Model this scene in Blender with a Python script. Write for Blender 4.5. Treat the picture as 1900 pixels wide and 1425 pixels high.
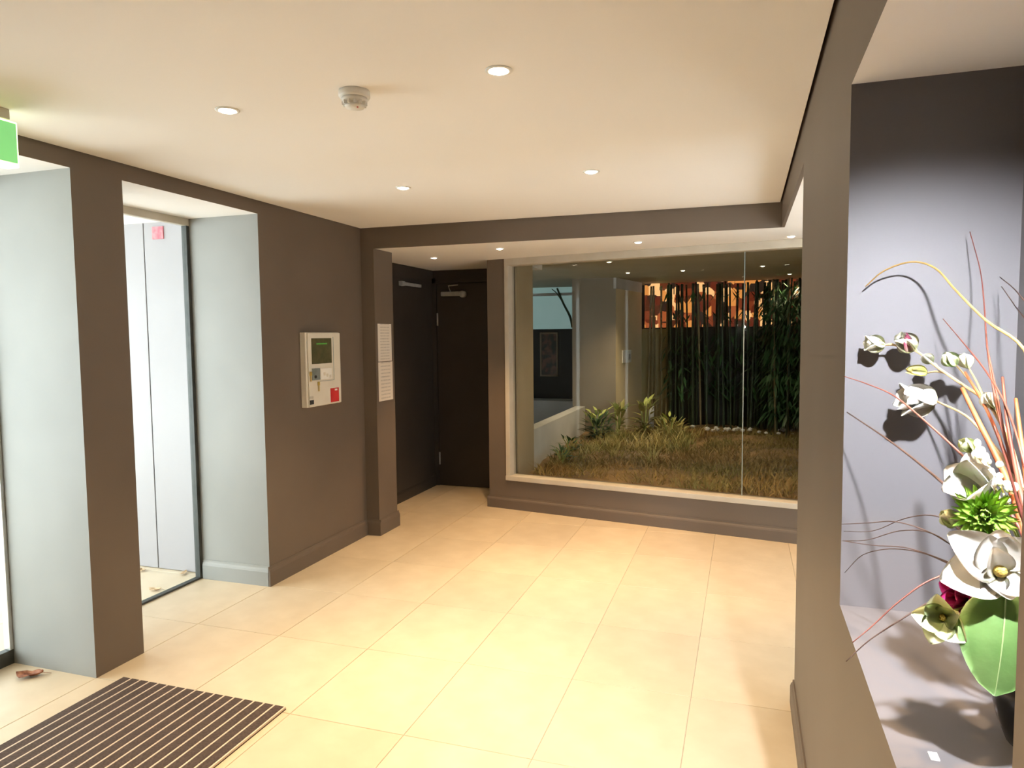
import bpy, bmesh, math, random
from mathutils import Vector, Matrix, Quaternion
random.seed(7)
S = bpy.context.scene
COL = S.collection
for o in list(bpy.data.objects): bpy.data.objects.remove(o, do_unlink=True)

# ------------------------------------------------------------------ camera, world, exposure
def setup_camera():
    pi, ya, ro = math.radians(3.9335), math.radians(18.3638), math.radians(-0.5661)
    fw = Vector((-math.sin(ya)*math.cos(pi), math.cos(ya)*math.cos(pi), -math.sin(pi)))
    r = Vector((math.cos(ya), math.sin(ya), 0)); u = r.cross(fw)
    r2 = r*math.cos(ro) + u*math.sin(ro); u2 = u*math.cos(ro) - r*math.sin(ro)
    cd = bpy.data.cameras.new('camera'); c = bpy.data.objects.new('camera', cd); COL.objects.link(c)
    cd.sensor_fit = 'HORIZONTAL'; cd.sensor_width = 36; cd.lens = 1303.32/1900*36
    cd.clip_start = 0.02; cd.clip_end = 100
    m = Matrix((r2, u2, -fw)).transposed().to_4x4(); m.translation = (2.8341, 0, 1.5642)
    c.matrix_world = m
    S.camera = c
setup_camera()
SKY = 7.0
DOWN_W = 120.0
RECESS_W = 75.0
w = bpy.data.worlds.new('overcast_sky'); S.world = w; w.use_nodes = True
bgn = w.node_tree.nodes['Background']; bgn.inputs[0].default_value = (0.90, 0.97, 1.0, 1); bgn.inputs[1].default_value = SKY
S.view_settings.view_transform = 'Standard'; S.view_settings.look = 'None'
S.view_settings.gamma = 1; S.view_settings.use_curve_mapping = False
S.view_settings.exposure = 0.35
S.cycles.use_adaptive_sampling = True; S.cycles.adaptive_threshold = 0.1
S.cycles.use_light_tree = False; S.cycles.max_bounces = 7; S.cycles.diffuse_bounces = 4; S.cycles.glossy_bounces = 4; S.cycles.transparent_max_bounces = 12
WARM = (1.0, 0.74, 0.45)

# ------------------------------------------------------------------ materials
MATS = {}
def mat(name, col, rough=0.6, col2=None, scale=6.0, bump=0.0, bscale=60.0, metal=0.0, spec=0.5, emit=None, estr=1.0, detail=2.0, rand=0.0, coat=0.0, coord='Object', stretch=None, lo=0.35, hi=0.65):
    m = bpy.data.materials.new(name); m.use_nodes = True; MATS[name] = m
    nt = m.node_tree; N = nt.nodes; L = nt.links; b = N['Principled BSDF']
    b.inputs['Roughness'].default_value = rough; b.inputs['Metallic'].default_value = metal
    b.inputs['Specular IOR Level'].default_value = spec; b.inputs['Coat Weight'].default_value = coat
    b.inputs['Base Color'].default_value = (*col, 1)
    tc = N.new('ShaderNodeTexCoord'); src = tc.outputs[coord]
    if stretch:
        mp = N.new('ShaderNodeMapping'); mp.inputs['Scale'].default_value = stretch; L.new(src, mp.inputs[0]); src = mp.outputs[0]
    out = None
    if col2 is not None:
        nz = N.new('ShaderNodeTexNoise'); nz.inputs['Scale'].default_value = scale; nz.inputs['Detail'].default_value = detail
        L.new(src, nz.inputs['Vector'])
        cr = N.new('ShaderNodeValToRGB'); cr.color_ramp.elements[0].color = (*col, 1); cr.color_ramp.elements[1].color = (*col2, 1)
        cr.color_ramp.elements[0].position = lo; cr.color_ramp.elements[1].position = hi
        L.new(nz.outputs[0], cr.inputs[0]); out = cr.outputs[0]
        if rand:
            oi = N.new('ShaderNodeObjectInfo'); hs = N.new('ShaderNodeHueSaturation')
            ma = N.new('ShaderNodeMath'); ma.operation = 'MULTIPLY_ADD'; ma.inputs[1].default_value = rand; ma.inputs[2].default_value = 1-rand/2
            L.new(oi.outputs['Random'], ma.inputs[0]); L.new(ma.outputs[0], hs.inputs['Value']); L.new(out, hs.inputs['Color']); out = hs.outputs[0]
        L.new(out, b.inputs['Base Color'])
    if bump:
        n2 = N.new('ShaderNodeTexNoise'); n2.inputs['Scale'].default_value = bscale; n2.inputs['Detail'].default_value = 3
        L.new(src, n2.inputs['Vector'])
        bp = N.new('ShaderNodeBump'); bp.inputs['Strength'].default_value = bump; bp.inputs['Distance'].default_value = 0.01
        L.new(n2.outputs[0], bp.inputs['Height']); L.new(bp.outputs[0], b.inputs['Normal'])
    if emit:
        b.inputs['Emission Color'].default_value = (*emit, 1); b.inputs['Emission Strength'].default_value = estr
        if name in ('lens_glow', 'lens_small', 'led_green'): m.cycles.emission_sampling = 'NONE'
    return m
def glass_mat(name, tint, ior=1.5):
    m = bpy.data.materials.new(name); m.use_nodes = True; nt = m.node_tree; N = nt.nodes; L = nt.links
    N.remove(N['Principled BSDF']); out = N['Material Output']
    t = N.new('ShaderNodeBsdfTransparent'); t.inputs[0].default_value = (*tint, 1)
    g = N.new('ShaderNodeBsdfGlossy'); g.inputs['Roughness'].default_value = 0.0
    f = N.new('ShaderNodeFresnel'); ge = N.new('ShaderNodeNewGeometry'); mi = N.new('ShaderNodeMapRange')
    mi.inputs['To Min'].default_value = ior; mi.inputs['To Max'].default_value = 1/ior   # the pane does not bend light, so both faces reflect as air to glass
    L.new(ge.outputs['Backfacing'], mi.inputs[0]); L.new(mi.outputs[0], f.inputs[0])
    mx = N.new('ShaderNodeMixShader'); L.new(f.outputs[0], mx.inputs[0]); L.new(t.outputs[0], mx.inputs[1]); L.new(g.outputs[0], mx.inputs[2])
    L.new(mx.outputs[0], out.inputs[0]); MATS[name] = m; return m
def grad_mat(name, c0, c1, axis=1, lo=0.0, hi=1.0, rough=0.5, noise=0.15, scale=8):
    """colour runs from c0 to c1 along a generated axis (petal base to petal tip)"""
    m = bpy.data.materials.new(name); m.use_nodes = True; nt = m.node_tree; N = nt.nodes; L = nt.links; b = N['Principled BSDF']
    b.inputs['Roughness'].default_value = rough
    tc = N.new('ShaderNodeTexCoord'); sp = N.new('ShaderNodeSeparateXYZ'); L.new(tc.outputs['Generated'], sp.inputs[0])
    nz = N.new('ShaderNodeTexNoise'); nz.inputs['Scale'].default_value = scale; L.new(tc.outputs['Generated'], nz.inputs['Vector'])
    ma = N.new('ShaderNodeMath'); ma.operation = 'MULTIPLY_ADD'; ma.inputs[1].default_value = noise
    L.new(nz.outputs[0], ma.inputs[0]); L.new(sp.outputs[axis], ma.inputs[2])
    cr = N.new('ShaderNodeValToRGB'); e = cr.color_ramp.elements; e[0].position = lo; e[1].position = hi; e[0].color = (*c0, 1); e[1].color = (*c1, 1)
    L.new(ma.outputs[0], cr.inputs[0]); L.new(cr.outputs[0], b.inputs['Base Color']); MATS[name] = m; return m

mat('paint', (0.138, 0.106, 0.080), 0.55, (0.149, 0.115, 0.087), 2.5, detail=2)
mat('paint_pale', (0.30, 0.305, 0.288), 0.5, (0.33, 0.335, 0.318), 2.0, detail=2)
mat('niche_cool_tint', (0.120, 0.115, 0.119), 0.5, (0.128, 0.122, 0.127), 2.5, detail=2)  # wall taupe shifted cool: bluish light in the niche put into the colour
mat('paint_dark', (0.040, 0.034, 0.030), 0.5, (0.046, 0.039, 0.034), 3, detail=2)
mat('plaster', (0.84, 0.83, 0.815), 0.8, (0.86, 0.85, 0.835), 1.5, detail=1)
mat('gap_black', (0.02, 0.018, 0.015), 0.9, (0.03, 0.025, 0.02), 30)
mat('tile', (0.58, 0.48, 0.34), 0.40, (0.63, 0.53, 0.385), 6.0, rand=0.10, detail=3, spec=0.4)
mat('grout', (0.36, 0.31, 0.23), 0.9, (0.42, 0.37, 0.28), 40)
mat('frame_beige', (0.50, 0.46, 0.38), 0.45, (0.54, 0.50, 0.42), 8)
mat('metal_dark', (0.05, 0.055, 0.052), 0.5, (0.065, 0.07, 0.066), 12, metal=0.2)
mat('metal_light', (0.62, 0.62, 0.60), 0.35, (0.70, 0.70, 0.68), 12, metal=0.7)
mat('metal_grey', (0.42, 0.43, 0.43), 0.35, (0.50, 0.51, 0.51), 14, metal=0.2)
mat('white_plastic', (0.80, 0.80, 0.77), 0.4, (0.84, 0.84, 0.81), 10)
mat('panel_cream', (0.70, 0.66, 0.57), 0.4, (0.74, 0.70, 0.61), 8)
mat('lcd_dark', (0.085, 0.085, 0.045), 0.15, (0.12, 0.11, 0.06), 20)
mat('slot_black', (0.015, 0.015, 0.015), 0.5, (0.025, 0.025, 0.025), 30)
mat('led_green', (0.05, 0.22, 0.03), 0.4, (0.06, 0.26, 0.04), 20, emit=(0.14, 0.60, 0.06), estr=0.14)
mat('label_red', (0.55, 0.02, 0.03), 0.4, (0.62, 0.04, 0.04), 12)
mat('brass', (0.72, 0.52, 0.12), 0.3, (0.80, 0.60, 0.18), 20, metal=0.6)
mat('lock_grey', (0.30, 0.36, 0.36), 0.35, (0.38, 0.44, 0.44), 14, metal=0.5)
mat('lens_glow', (1, 0.95, 0.85), 0.3, (1, 0.97, 0.9), 10, emit=(1.0, 0.90, 0.74), estr=25.0)
mat('lens_small', (1, 0.9, 0.7), 0.3, (1, 0.93, 0.75), 10, emit=(1.0, 0.88, 0.66), estr=6.0)
mat('sign_green', (0.06, 0.42, 0.10), 0.3, (0.08, 0.48, 0.12), 6, emit=(0.34, 0.80, 0.28), estr=0.50)
mat('sign_white', (0.85, 0.9, 0.75), 0.3, (0.9, 0.95, 0.8), 6, emit=(0.75, 1.0, 0.42), estr=1.7)
mat('mat_brown', (0.045, 0.027, 0.020), 0.95, (0.085, 0.055, 0.042), 120, 0.5, 400)
mat('mat_rail', (0.55, 0.43, 0.33), 0.45, (0.62, 0.50, 0.39), 60)
mat('porch_panel', (0.30, 0.285, 0.295), 0.5, (0.33, 0.315, 0.325), 1.2)
mat('red_sign', (0.62, 0.10, 0.14), 0.5, (0.70, 0.22, 0.24), 30)
mat('dry_leaf', (0.16, 0.045, 0.02), 0.7, (0.36, 0.14, 0.06), 40, 0.3, 90)
mat('dry_leaf_pale', (0.55, 0.38, 0.22), 0.7, (0.66, 0.48, 0.30), 40, 0.3, 90)
mat('vase_black', (0.008, 0.008, 0.009), 0.18, (0.013, 0.013, 0.014), 8, spec=0.5)
mat('twig_red', (0.11, 0.025, 0.017), 0.55, (0.18, 0.05, 0.03), 30, stretch=(1, 1, 0.3))
mat('twig_rust', (0.26, 0.06, 0.018), 0.55, (0.36, 0.10, 0.032), 30)
mat('twig_brown', (0.045, 0.024, 0.018), 0.6, (0.08, 0.044, 0.032), 30)
mat('twig_gold', (0.26, 0.16, 0.05), 0.55, (0.36, 0.24, 0.08), 30)
mat('stem_tan', (0.40, 0.27, 0.13), 0.6, (0.50, 0.36, 0.19), 30)
mat('stem_green', (0.30, 0.36, 0.10), 0.6, (0.40, 0.44, 0.16), 30)
mat('stamen', (0.50, 0.30, 0.05), 0.7, (0.62, 0.52, 0.12), 60, 0.6, 200)
grad_mat('petal_white', (0.78, 0.74, 0.42), (0.88, 0.86, 0.80), 1, 0.0, 0.35)
grad_mat('petal_cream', (0.62, 0.66, 0.30), (0.86, 0.84, 0.70), 1, 0.05, 0.6)
grad_mat('petal_pale_green', (0.42, 0.56, 0.22), (0.80, 0.82, 0.58), 1, 0.1, 0.9)
grad_mat('petal_magenta', (0.20, 0.01, 0.05), (0.46, 0.03, 0.16), 1, 0.0, 0.8)
grad_mat('petal_plum', (0.70, 0.60, 0.45), (0.38, 0.08, 0.14), 1, 0.1, 0.7)
grad_mat('petal_yellow', (0.55, 0.55, 0.12), (0.82, 0.74, 0.30), 1, 0.1, 0.8)
grad_mat('mum_green', (0.30, 0.48, 0.05), (0.42, 0.66, 0.12), 1, 0.1, 0.9)
mat('leaf_big', (0.16, 0.32, 0.09), 0.32, (0.28, 0.46, 0.16), 14, 0.1, 40, lo=0.3, hi=0.7)
mat('leaf_vein', (0.34, 0.46, 0.20), 0.4, (0.40, 0.50, 0.24), 20)
mat('leaf_dark', (0.035, 0.10, 0.04), 0.35, (0.06, 0.15, 0.06), 20)
# courtyard
mat('court_beige', (0.42, 0.34, 0.22), 0.7, (0.47, 0.38, 0.25), 2)
mat('court_cream', (0.74, 0.62, 0.40), 0.7, (0.80, 0.68, 0.46), 2)
mat('court_grey', (0.25, 0.21, 0.16), 0.7, (0.28, 0.235, 0.18), 2)
mat('court_ceiling', (0.42, 0.38, 0.27), 0.7, (0.46, 0.42, 0.30), 2)
mat('court_white', (0.55, 0.55, 0.54), 0.6, (0.62, 0.62, 0.61), 3)
mat('court_olive', (0.26, 0.22, 0.10), 0.7, (0.36, 0.30, 0.15), 3, stretch=(6, 6, 0.6))
mat('court_black', (0.010, 0.011, 0.010), 0.5, (0.016, 0.018, 0.015), 3)
mat('soil', (0.10, 0.065, 0.028), 0.95, (0.26, 0.17, 0.075), 3, 0.6, 25, detail=4)
mat('grass_ochre', (0.30, 0.185, 0.06), 0.7, (0.19, 0.17, 0.05), 1.6, detail=3)
mat('grass_green', (0.22, 0.22, 0.06), 0.6, (0.64, 0.52, 0.20), 2.5)
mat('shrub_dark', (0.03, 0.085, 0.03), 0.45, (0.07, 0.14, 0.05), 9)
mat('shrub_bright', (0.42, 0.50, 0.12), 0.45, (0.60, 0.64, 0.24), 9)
mat('bamboo', (0.018, 0.035, 0.018), 0.4, (0.04, 0.065, 0.03), 4, stretch=(1, 1, 0.4))
mat('bamboo_tan', (0.20, 0.17, 0.09), 0.5, (0.28, 0.23, 0.12), 4, stretch=(1, 1, 0.4))
mat('bamboo_leaf', (0.018, 0.07, 0.03), 0.45, (0.05, 0.14, 0.05), 6)
mat('stone_white', (0.62, 0.66, 0.70), 0.7, (0.75, 0.78, 0.80), 14)
mat('poster', (0.035, 0.035, 0.025), 0.35, (0.16, 0.08, 0.05), 9, lo=0.45, hi=0.6)
mat('glow_teal', (0.2, 0.3, 0.3), 0.4, (0.25, 0.33, 0.33), 3, emit=(0.20, 0.30, 0.29), estr=0.55)
def lit_room(name, cols, scale, estr):
    """a warm lit room seen through far panes: blocky patches of lamp light and furniture"""
    m = bpy.data.materials.new(name); m.use_nodes = True; nt = m.node_tree; N = nt.nodes; L = nt.links; b = N['Principled BSDF']
    tc = N.new('ShaderNodeTexCoord'); mp = N.new('ShaderNodeMapping'); mp.inputs['Scale'].default_value = (scale, 1, scale*0.9)
    L.new(tc.outputs['Object'], mp.inputs[0])
    v = N.new('ShaderNodeTexVoronoi'); v.feature = 'F1'; v.distance = 'CHEBYCHEV'; v.inputs['Scale'].default_value = 1.0; L.new(mp.outputs[0], v.inputs['Vector'])
    sp = N.new('ShaderNodeSeparateColor'); L.new(v.outputs['Color'], sp.inputs[0])
    cr = N.new('ShaderNodeValToRGB'); cr.color_ramp.interpolation = 'CONSTANT'
    e = cr.color_ramp.elements
    while len(e) < len(cols): e.new(0.5)
    for i, c in enumerate(cols): e[i].position = i/len(cols); e[i].color = (*c, 1)
    L.new(sp.outputs[0], cr.inputs[0]); L.new(cr.outputs[0], b.inputs['Emission Color']); b.inputs['Emission Strength'].default_value = estr
    b.inputs['Base Color'].default_value = (0.05, 0.03, 0.02, 1); MATS[name] = m; return m
lit_room('amber_room', [(0.10, 0.015, 0.006), (0.60, 0.22, 0.05), (0.03, 0.010, 0.006), (0.16, 0.03, 0.01), (0.85, 0.45, 0.18), (0.02, 0.012, 0.008), (0.30, 0.07, 0.02), (0.06, 0.015, 0.006)], 9.0, 1.0)
glass_mat('pane_glass', (0.97, 0.98, 0.96), 1.21)
glass_mat('door_glass', (0.96, 0.98, 0.97), 1.4)
def paper_mat(name, col, rows):
    m = mat(name, col, 0.8); nt = m.node_tree; N = nt.nodes; L = nt.links; b = N['Principled BSDF']
    tc = N.new('ShaderNodeTexCoord'); mp = N.new('ShaderNodeMapping'); mp.inputs['Scale'].default_value = (1, 1, 1); L.new(tc.outputs['Generated'], mp.inputs[0])
    sp = N.new('ShaderNodeSeparateXYZ'); L.new(mp.outputs[0], sp.inputs[0])
    mu = N.new('ShaderNodeMath'); mu.operation = 'MULTIPLY'; mu.inputs[1].default_value = rows; L.new(sp.outputs[2], mu.inputs[0])
    fr = N.new('ShaderNodeMath'); fr.operation = 'FRACT'; L.new(mu.outputs[0], fr.inputs[0])
    gt = N.new('ShaderNodeMath'); gt.operation = 'GREATER_THAN'; gt.inputs[1].default_value = 0.62; L.new(fr.outputs[0], gt.inputs[0])
    a = N.new('ShaderNodeMath'); a.operation = 'SUBTRACT'; a.inputs[1].default_value = 0.5; L.new(sp.outputs[1], a.inputs[0])
    ab = N.new('ShaderNodeMath'); ab.operation = 'ABSOLUTE'; L.new(a.outputs[0], ab.inputs[0])
    nz = N.new('ShaderNodeTexNoise'); nz.inputs['Scale'].default_value = 9; L.new(tc.outputs['Generated'], nz.inputs['Vector'])
    lt = N.new('ShaderNodeMath'); lt.operation = 'LESS_THAN'; lt.inputs[1].default_value = 0.34; L.new(ab.outputs[0], lt.inputs[0])
    m1 = N.new('ShaderNodeMath'); m1.operation = 'MULTIPLY'; L.new(gt.outputs[0], m1.inputs[0]); L.new(lt.outputs[0], m1.inputs[1])
    m2 = N.new('ShaderNodeMath'); m2.operation = 'MULTIPLY'; L.new(m1.outputs[0], m2.inputs[0]); L.new(nz.outputs[0], m2.inputs[1])
    mx = N.new('ShaderNodeMixRGB'); mx.inputs[1].default_value = (*col, 1); mx.inputs[2].default_value = (0.40, 0.36, 0.32, 1); L.new(m2.outputs[0], mx.inputs[0])
    L.new(mx.outputs[0], b.inputs['Base Color']); return m
paper_mat('notice_paper', (0.72, 0.66, 0.58), 13)
paper_mat('notice_paper_b', (0.74, 0.67, 0.58), 11)

# ------------------------------------------------------------------ helpers
def off(o):
    v = Vector((0, 0, 0))
    while o is not None: v += o.location; o = o.parent
    return v
def tag(o, label, cat, group=None, kind=None):
    o['label'] = label; o['category'] = cat
    if group: o['group'] = group
    if kind: o['kind'] = kind
    return o
def empty(name, loc, label, cat, group=None, kind=None):
    o = bpy.data.objects.new(name, None); COL.objects.link(o); o.location = loc; o.empty_display_size = 0.05
    return tag(o, label, cat, group, kind)
def finish(name, bm, m, parent=None, smooth=False):
    """bmesh in world coordinates -> one mesh object (origin at the parent's)"""
    if parent is not None:
        v = off(parent); bmesh.ops.translate(bm, verts=bm.verts, vec=-v)
    bmesh.ops.recalc_face_normals(bm, faces=bm.faces)
    me = bpy.data.meshes.new(name); bm.to_mesh(me); bm.free()
    for k in ([m] if isinstance(m, str) else m): me.materials.append(MATS[k])
    if smooth:
        for p in me.polygons: p.use_smooth = True
    o = bpy.data.objects.new(name, me); COL.objects.link(o); o.parent = parent
    return o
def B(): return bmesh.new()
def box(bm, x0, x1, y0, y1, z0, z1, M=None, bev=0.0):
    vs = [bm.verts.new((x, y, z)) for x in (x0, x1) for y in (y0, y1) for z in (z0, z1)]
    fs = []
    for q in ((0,1,3,2), (4,6,7,5), (0,4,5,1), (2,3,7,6), (0,2,6,4), (1,5,7,3)): fs.append(bm.faces.new([vs[i] for i in q]))
    if bev:
        es = list({e for f in fs for e in f.edges})
        r = bmesh.ops.bevel(bm, geom=es, offset=bev, segments=2, affect='EDGES', profile=0.5)
        vs = list({v for f in r['faces'] for v in f.verts} | {v for v in vs if v.is_valid})
    if M is not None: bmesh.ops.transform(bm, matrix=M, verts=[v for v in vs if v.is_valid])
    return bm
def bx(*a, **k): return box(B(), *a, **k)
def prism(bm, pts, z0, z1):
    lo = [bm.verts.new((x, y, z0)) for x, y in pts]; hi = [bm.verts.new((x, y, z1)) for x, y in pts]
    bm.faces.new(lo[::-1]); bm.faces.new(hi); n = len(pts)
    for i in range(n): bm.faces.new((lo[i], lo[(i+1) % n], hi[(i+1) % n], hi[i]))
    return bm
def lathe(bm, prof, c, n=24, M=None):
    rings = []
    for r, z in prof:
        if r < 1e-5: rings.append([bm.verts.new((0, 0, z))])
        else: rings.append([bm.verts.new((r*math.cos(2*math.pi*i/n), r*math.sin(2*math.pi*i/n), z)) for i in range(n)])
    for a, b in zip(rings, rings[1:]):
        for i in range(n):
            j = (i+1) % n
            if len(a) == 1 and len(b) == 1: continue
            if len(a) == 1: bm.faces.new((a[0], b[i], b[j]))
            elif len(b) == 1: bm.faces.new((a[i], b[0], a[j]))
            else: bm.faces.new((a[i], b[i], b[j], a[j]))
    vs = [v for r in rings for v in r]
    if M is not None: bmesh.ops.transform(bm, matrix=M, verts=vs)
    bmesh.ops.translate(bm, verts=vs, vec=c)
    return bm
def catmull(pts, k=5):
    P = [Vector(p) for p in pts]; P = [2*P[0]-P[1]] + P + [2*P[-1]-P[-2]]; out = []
    for i in range(1, len(P)-2):
        a, b, c, d = P[i-1:i+3]
        for j in range(k):
            t = j/k; out.append(0.5*((2*b)+(c-a)*t+(2*a-5*b+4*c-d)*t*t+(3*b-a-3*c+d)*t**3))
    out.append(P[-2]); return out
def tube(bm, pts, r0, r1, n=6, k=5, smooth_pts=True):
    Q = catmull(pts, k) if smooth_pts and len(pts) > 2 else [Vector(p) for p in pts]
    m = len(Q); rings = []; up = None
    for i, p in enumerate(Q):
        t = (Q[min(i+1, m-1)]-Q[max(i-1, 0)]).normalized()
        if up is None: up = t.orthogonal().normalized()
        up = (up - t*up.dot(t)).normalized(); s = t.cross(up)
        r = r0+(r1-r0)*i/(m-1)
        rings.append([bm.verts.new(p+(up*math.cos(2*math.pi*j/n)+s*math.sin(2*math.pi*j/n))*r) for j in range(n)])
    for a, b in zip(rings, rings[1:]):
        for j in range(n): bm.faces.new((a[j], a[(j+1) % n], b[(j+1) % n], b[j]))
    bm.faces.new(rings[0][::-1]); bm.faces.new(rings[-1]); return bm
def struct(name, bm, m, label, cat, smooth=False):
    o = finish(name, bm, m, None, smooth); return tag(o, label, cat, kind='structure')
def spot(name, loc, energy, size, blend, color, parent, radius=0.03, direction=(0, 0, -1)):
    ld = bpy.data.lights.new(name, 'SPOT'); ld.energy = energy; ld.spot_size = math.radians(size); ld.spot_blend = blend
    ld.color = color; ld.shadow_soft_size = radius
    o = bpy.data.objects.new(name, ld); COL.objects.link(o)
    o.parent = parent; o.location = Vector(loc)-off(parent)
    o.rotation_euler = Vector(direction).to_track_quat('-Z', 'Y').to_euler(); return o
def curtain(a, b, t, z0, z1, bm=None):
    """vertical wall strip from a to b (xy), thickness t to its left"""
    bm = bm or B(); a = Vector(a); b = Vector(b); n = (b-a).normalized(); n = Vector((-n.y, n.x))*t
    return prism(bm, [a, b, b+n, a+n], z0, z1)

# ------------------------------------------------------------------ room measures (metres)
W, H, ZS, HH = 3.0486, 2.40, 2.244, 2.3224
A1, A2, A3, D = 2.383, 2.656, 3.640, 0.540
B0, B2, CEND = 4.848, 4.886, 3.094
SX, CY = 0.112, 5.147           # projecting pier: face and far end
RX, RY = -0.25, 6.72            # door recess
WL = Vector((0.6214, 5.9816)); WD = Vector((0.98554, -0.16943)); WN = Vector((0.16943, 0.98554))
MW = Matrix(((WD.x, WN.x, 0, WL.x), (WD.y, WN.y, 0, WL.y), (0, 0, 1, 0), (0, 0, 0, 1)))
NY0, NY1, NZ0, NZ1, NX = 0.66, 1.7364, 0.9377, 2.1063, 3.376

# ------------------------------------------------------------------ floors
TW, TL = 0.527, 0.635
def tiled(root, x0, nx, y0, ny):
    bm = B(); box(bm, 0.0015, TW-0.0015, 0.0015, TL-0.0015, -0.02, 0)
    top = [e for e in bm.edges if all(v.co.z > -0.001 for v in e.verts)]
    bmesh.ops.bevel(bm, geom=top, offset=0.0012, segments=1, affect='EDGES')
    me = bpy.data.meshes.new('tile'); bm.to_mesh(me); bm.free(); me.materials.append(MATS['tile'])
    for i in range(nx):
        for j in range(ny):
            o = bpy.data.objects.new('tile', me); COL.objects.link(o); o.parent = root
            o.location = (x0+i*TW, y0+j*TL, 0)
fl = struct('floor', bx(-0.531, 4.739, -1.42, 7.2, -0.08, -0.003), 'grout', 'sandy beige large-format tiled lobby floor', 'floor')
tiled(fl, -0.531, 10, -1.42, 13)
pf = struct('porch_floor', bx(-3.166, -0.531, -1.42, 4.295, -0.08, -0.003), 'grout', 'pale tiled porch floor outside the glass doors', 'floor')
tiled(pf, -3.166, 5, -1.42, 9)

# ------------------------------------------------------------------ ceilings
G = 0.012
struct('ceiling', prism(B(), [(G, -1.42), (W-G, -1.42), (W-G, B2-G), (G, B0-G)], H, H+0.04), 'plaster', 'warm white flat main ceiling with recessed downlights', 'ceiling')
struct('ceiling_void', bx(-0.6, 4.8, -1.5, 7.2, H+0.05, H+0.12), 'gap_black', 'dark slab above the ceiling shadow gap', 'ceiling')
bm = B(); prism(bm, [(-0.6, B0+0.017), (W+0.017, B2+0.017), (W+0.017, CEND-0.01), (4.74, CEND-0.01), (4.74, 5.4), (WL.x+0.2, 6.15), (WL.x+0.2, 7.1), (-0.6, 7.1)], ZS, ZS+0.05)
struct('ceiling_lower', bm, 'plaster', 'lower cream ceiling over the window and door recess', 'ceiling')

# ------------------------------------------------------------------ left wall with two entrance openings
bm = B()
box(bm, -D, 0, A1, A2, 0, HH)                      # pier between the openings
box(bm, -D, 0, A3, B0+0.1, 0, HH)                  # long wall with the panel
box(bm, -D, 0, -1.42, 1.25, 0, HH)                 # wall before the first opening
box(bm, -D, 0, -1.42, B0+0.1, HH, H+0.05)          # header
wl = struct('wall_left', bm, ['paint', 'plaster', 'paint_pale'], 'dark taupe left wall with two deep entrance openings', 'wall')
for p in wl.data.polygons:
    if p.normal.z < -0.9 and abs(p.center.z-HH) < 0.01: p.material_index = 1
    elif abs(p.normal.y) > 0.9 and p.center.y < A3+0.01: p.material_index = 2      # sides of the openings, paler than the wall face
struct('wall_pier', bx(-D, SX, B0, CY, 0, ZS+0.05), 'paint', 'narrow taupe pier carrying the two paper notices', 'wall')
struct('beam', prism(B(), [(0, B0), (W, B2), (W, B2+0.018), (0, B0+0.018)], ZS-0.001, H+0.05), 'paint', 'taupe dropped beam across the end of the main ceiling', 'beam')
# recess with the doors
struct('wall_recess', bx(RX-0.12, RX, CY, RY+0.1, 0, ZS+0.05), 'paint_dark', 'dark side wall of the door recess', 'wall')
struct('wall_recess_back', bx(RX, 0.74, RY, RY+0.12, 0, ZS+0.05), 'paint_dark', 'dark end wall around the far door', 'wall')
# wall with the picture window
bm = B()
box(bm, 0, 0.180, 0, 0.2, 0, ZS+0.05, MW); box(bm, 0.18, 4.2, 0, 0.2, 0, 0.290, MW); box(bm, 0.18, 4.2, 0, 0.2, 2.205, ZS+0.05, MW)
prism(bm, [(WL.x, WL.y), (WL.x+0.12, WL.y+0.05), (WL.x+0.12, RY), (WL.x, RY)], 0, ZS+0.05)
struct('wall_back', bm, 'paint', 'taupe wall framing the garden picture window', 'wall')
# right wall with niche
bm = B()
box(bm, W, W+0.5, NY1, CEND, 0, H+0.05); box(bm, W, W+0.5, -1.42, NY0, 0, H+0.05)
box(bm, W, W+0.5, NY0, NY1, 0, NZ0); box(bm, W, W+0.5, NY0, NY1, NZ1, H+0.05); box(bm, NX, W+0.5, NY0, NY1, NZ0, NZ1)
prism(bm, [(W, CEND), (W+0.018, CEND), (W+0.018, B2+0.018), (W, B2+0.018)], ZS-0.001, H+0.05)
wr = struct('wall_right', bm, ['paint', 'plaster', 'niche_cool_tint'], 'taupe right wall with a deep display niche', 'wall')
for p in wr.data.polygons:
    c = p.center
    if p.normal.z < -0.9 and abs(c.z-NZ1) < 0.01: p.material_index = 1
    elif c.x > W+0.01 and NY0-0.01 < c.y < NY1+0.01 and NZ0-0.01 < c.z < NZ1+0.01: p.material_index = 2
struct('wall_corridor', bx(4.62, 4.74, CEND, 5.5, 0, ZS+0.05), 'paint', 'taupe end wall of the side corridor', 'wall')
struct('wall_rear', bx(-D, W+0.5, -1.54, -1.42, 0, H+0.05), 'paint', 'taupe rear wall of the lobby', 'wall')
# dark shadow line along the bulkhead comes from the open gap at the ceiling edge

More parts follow.
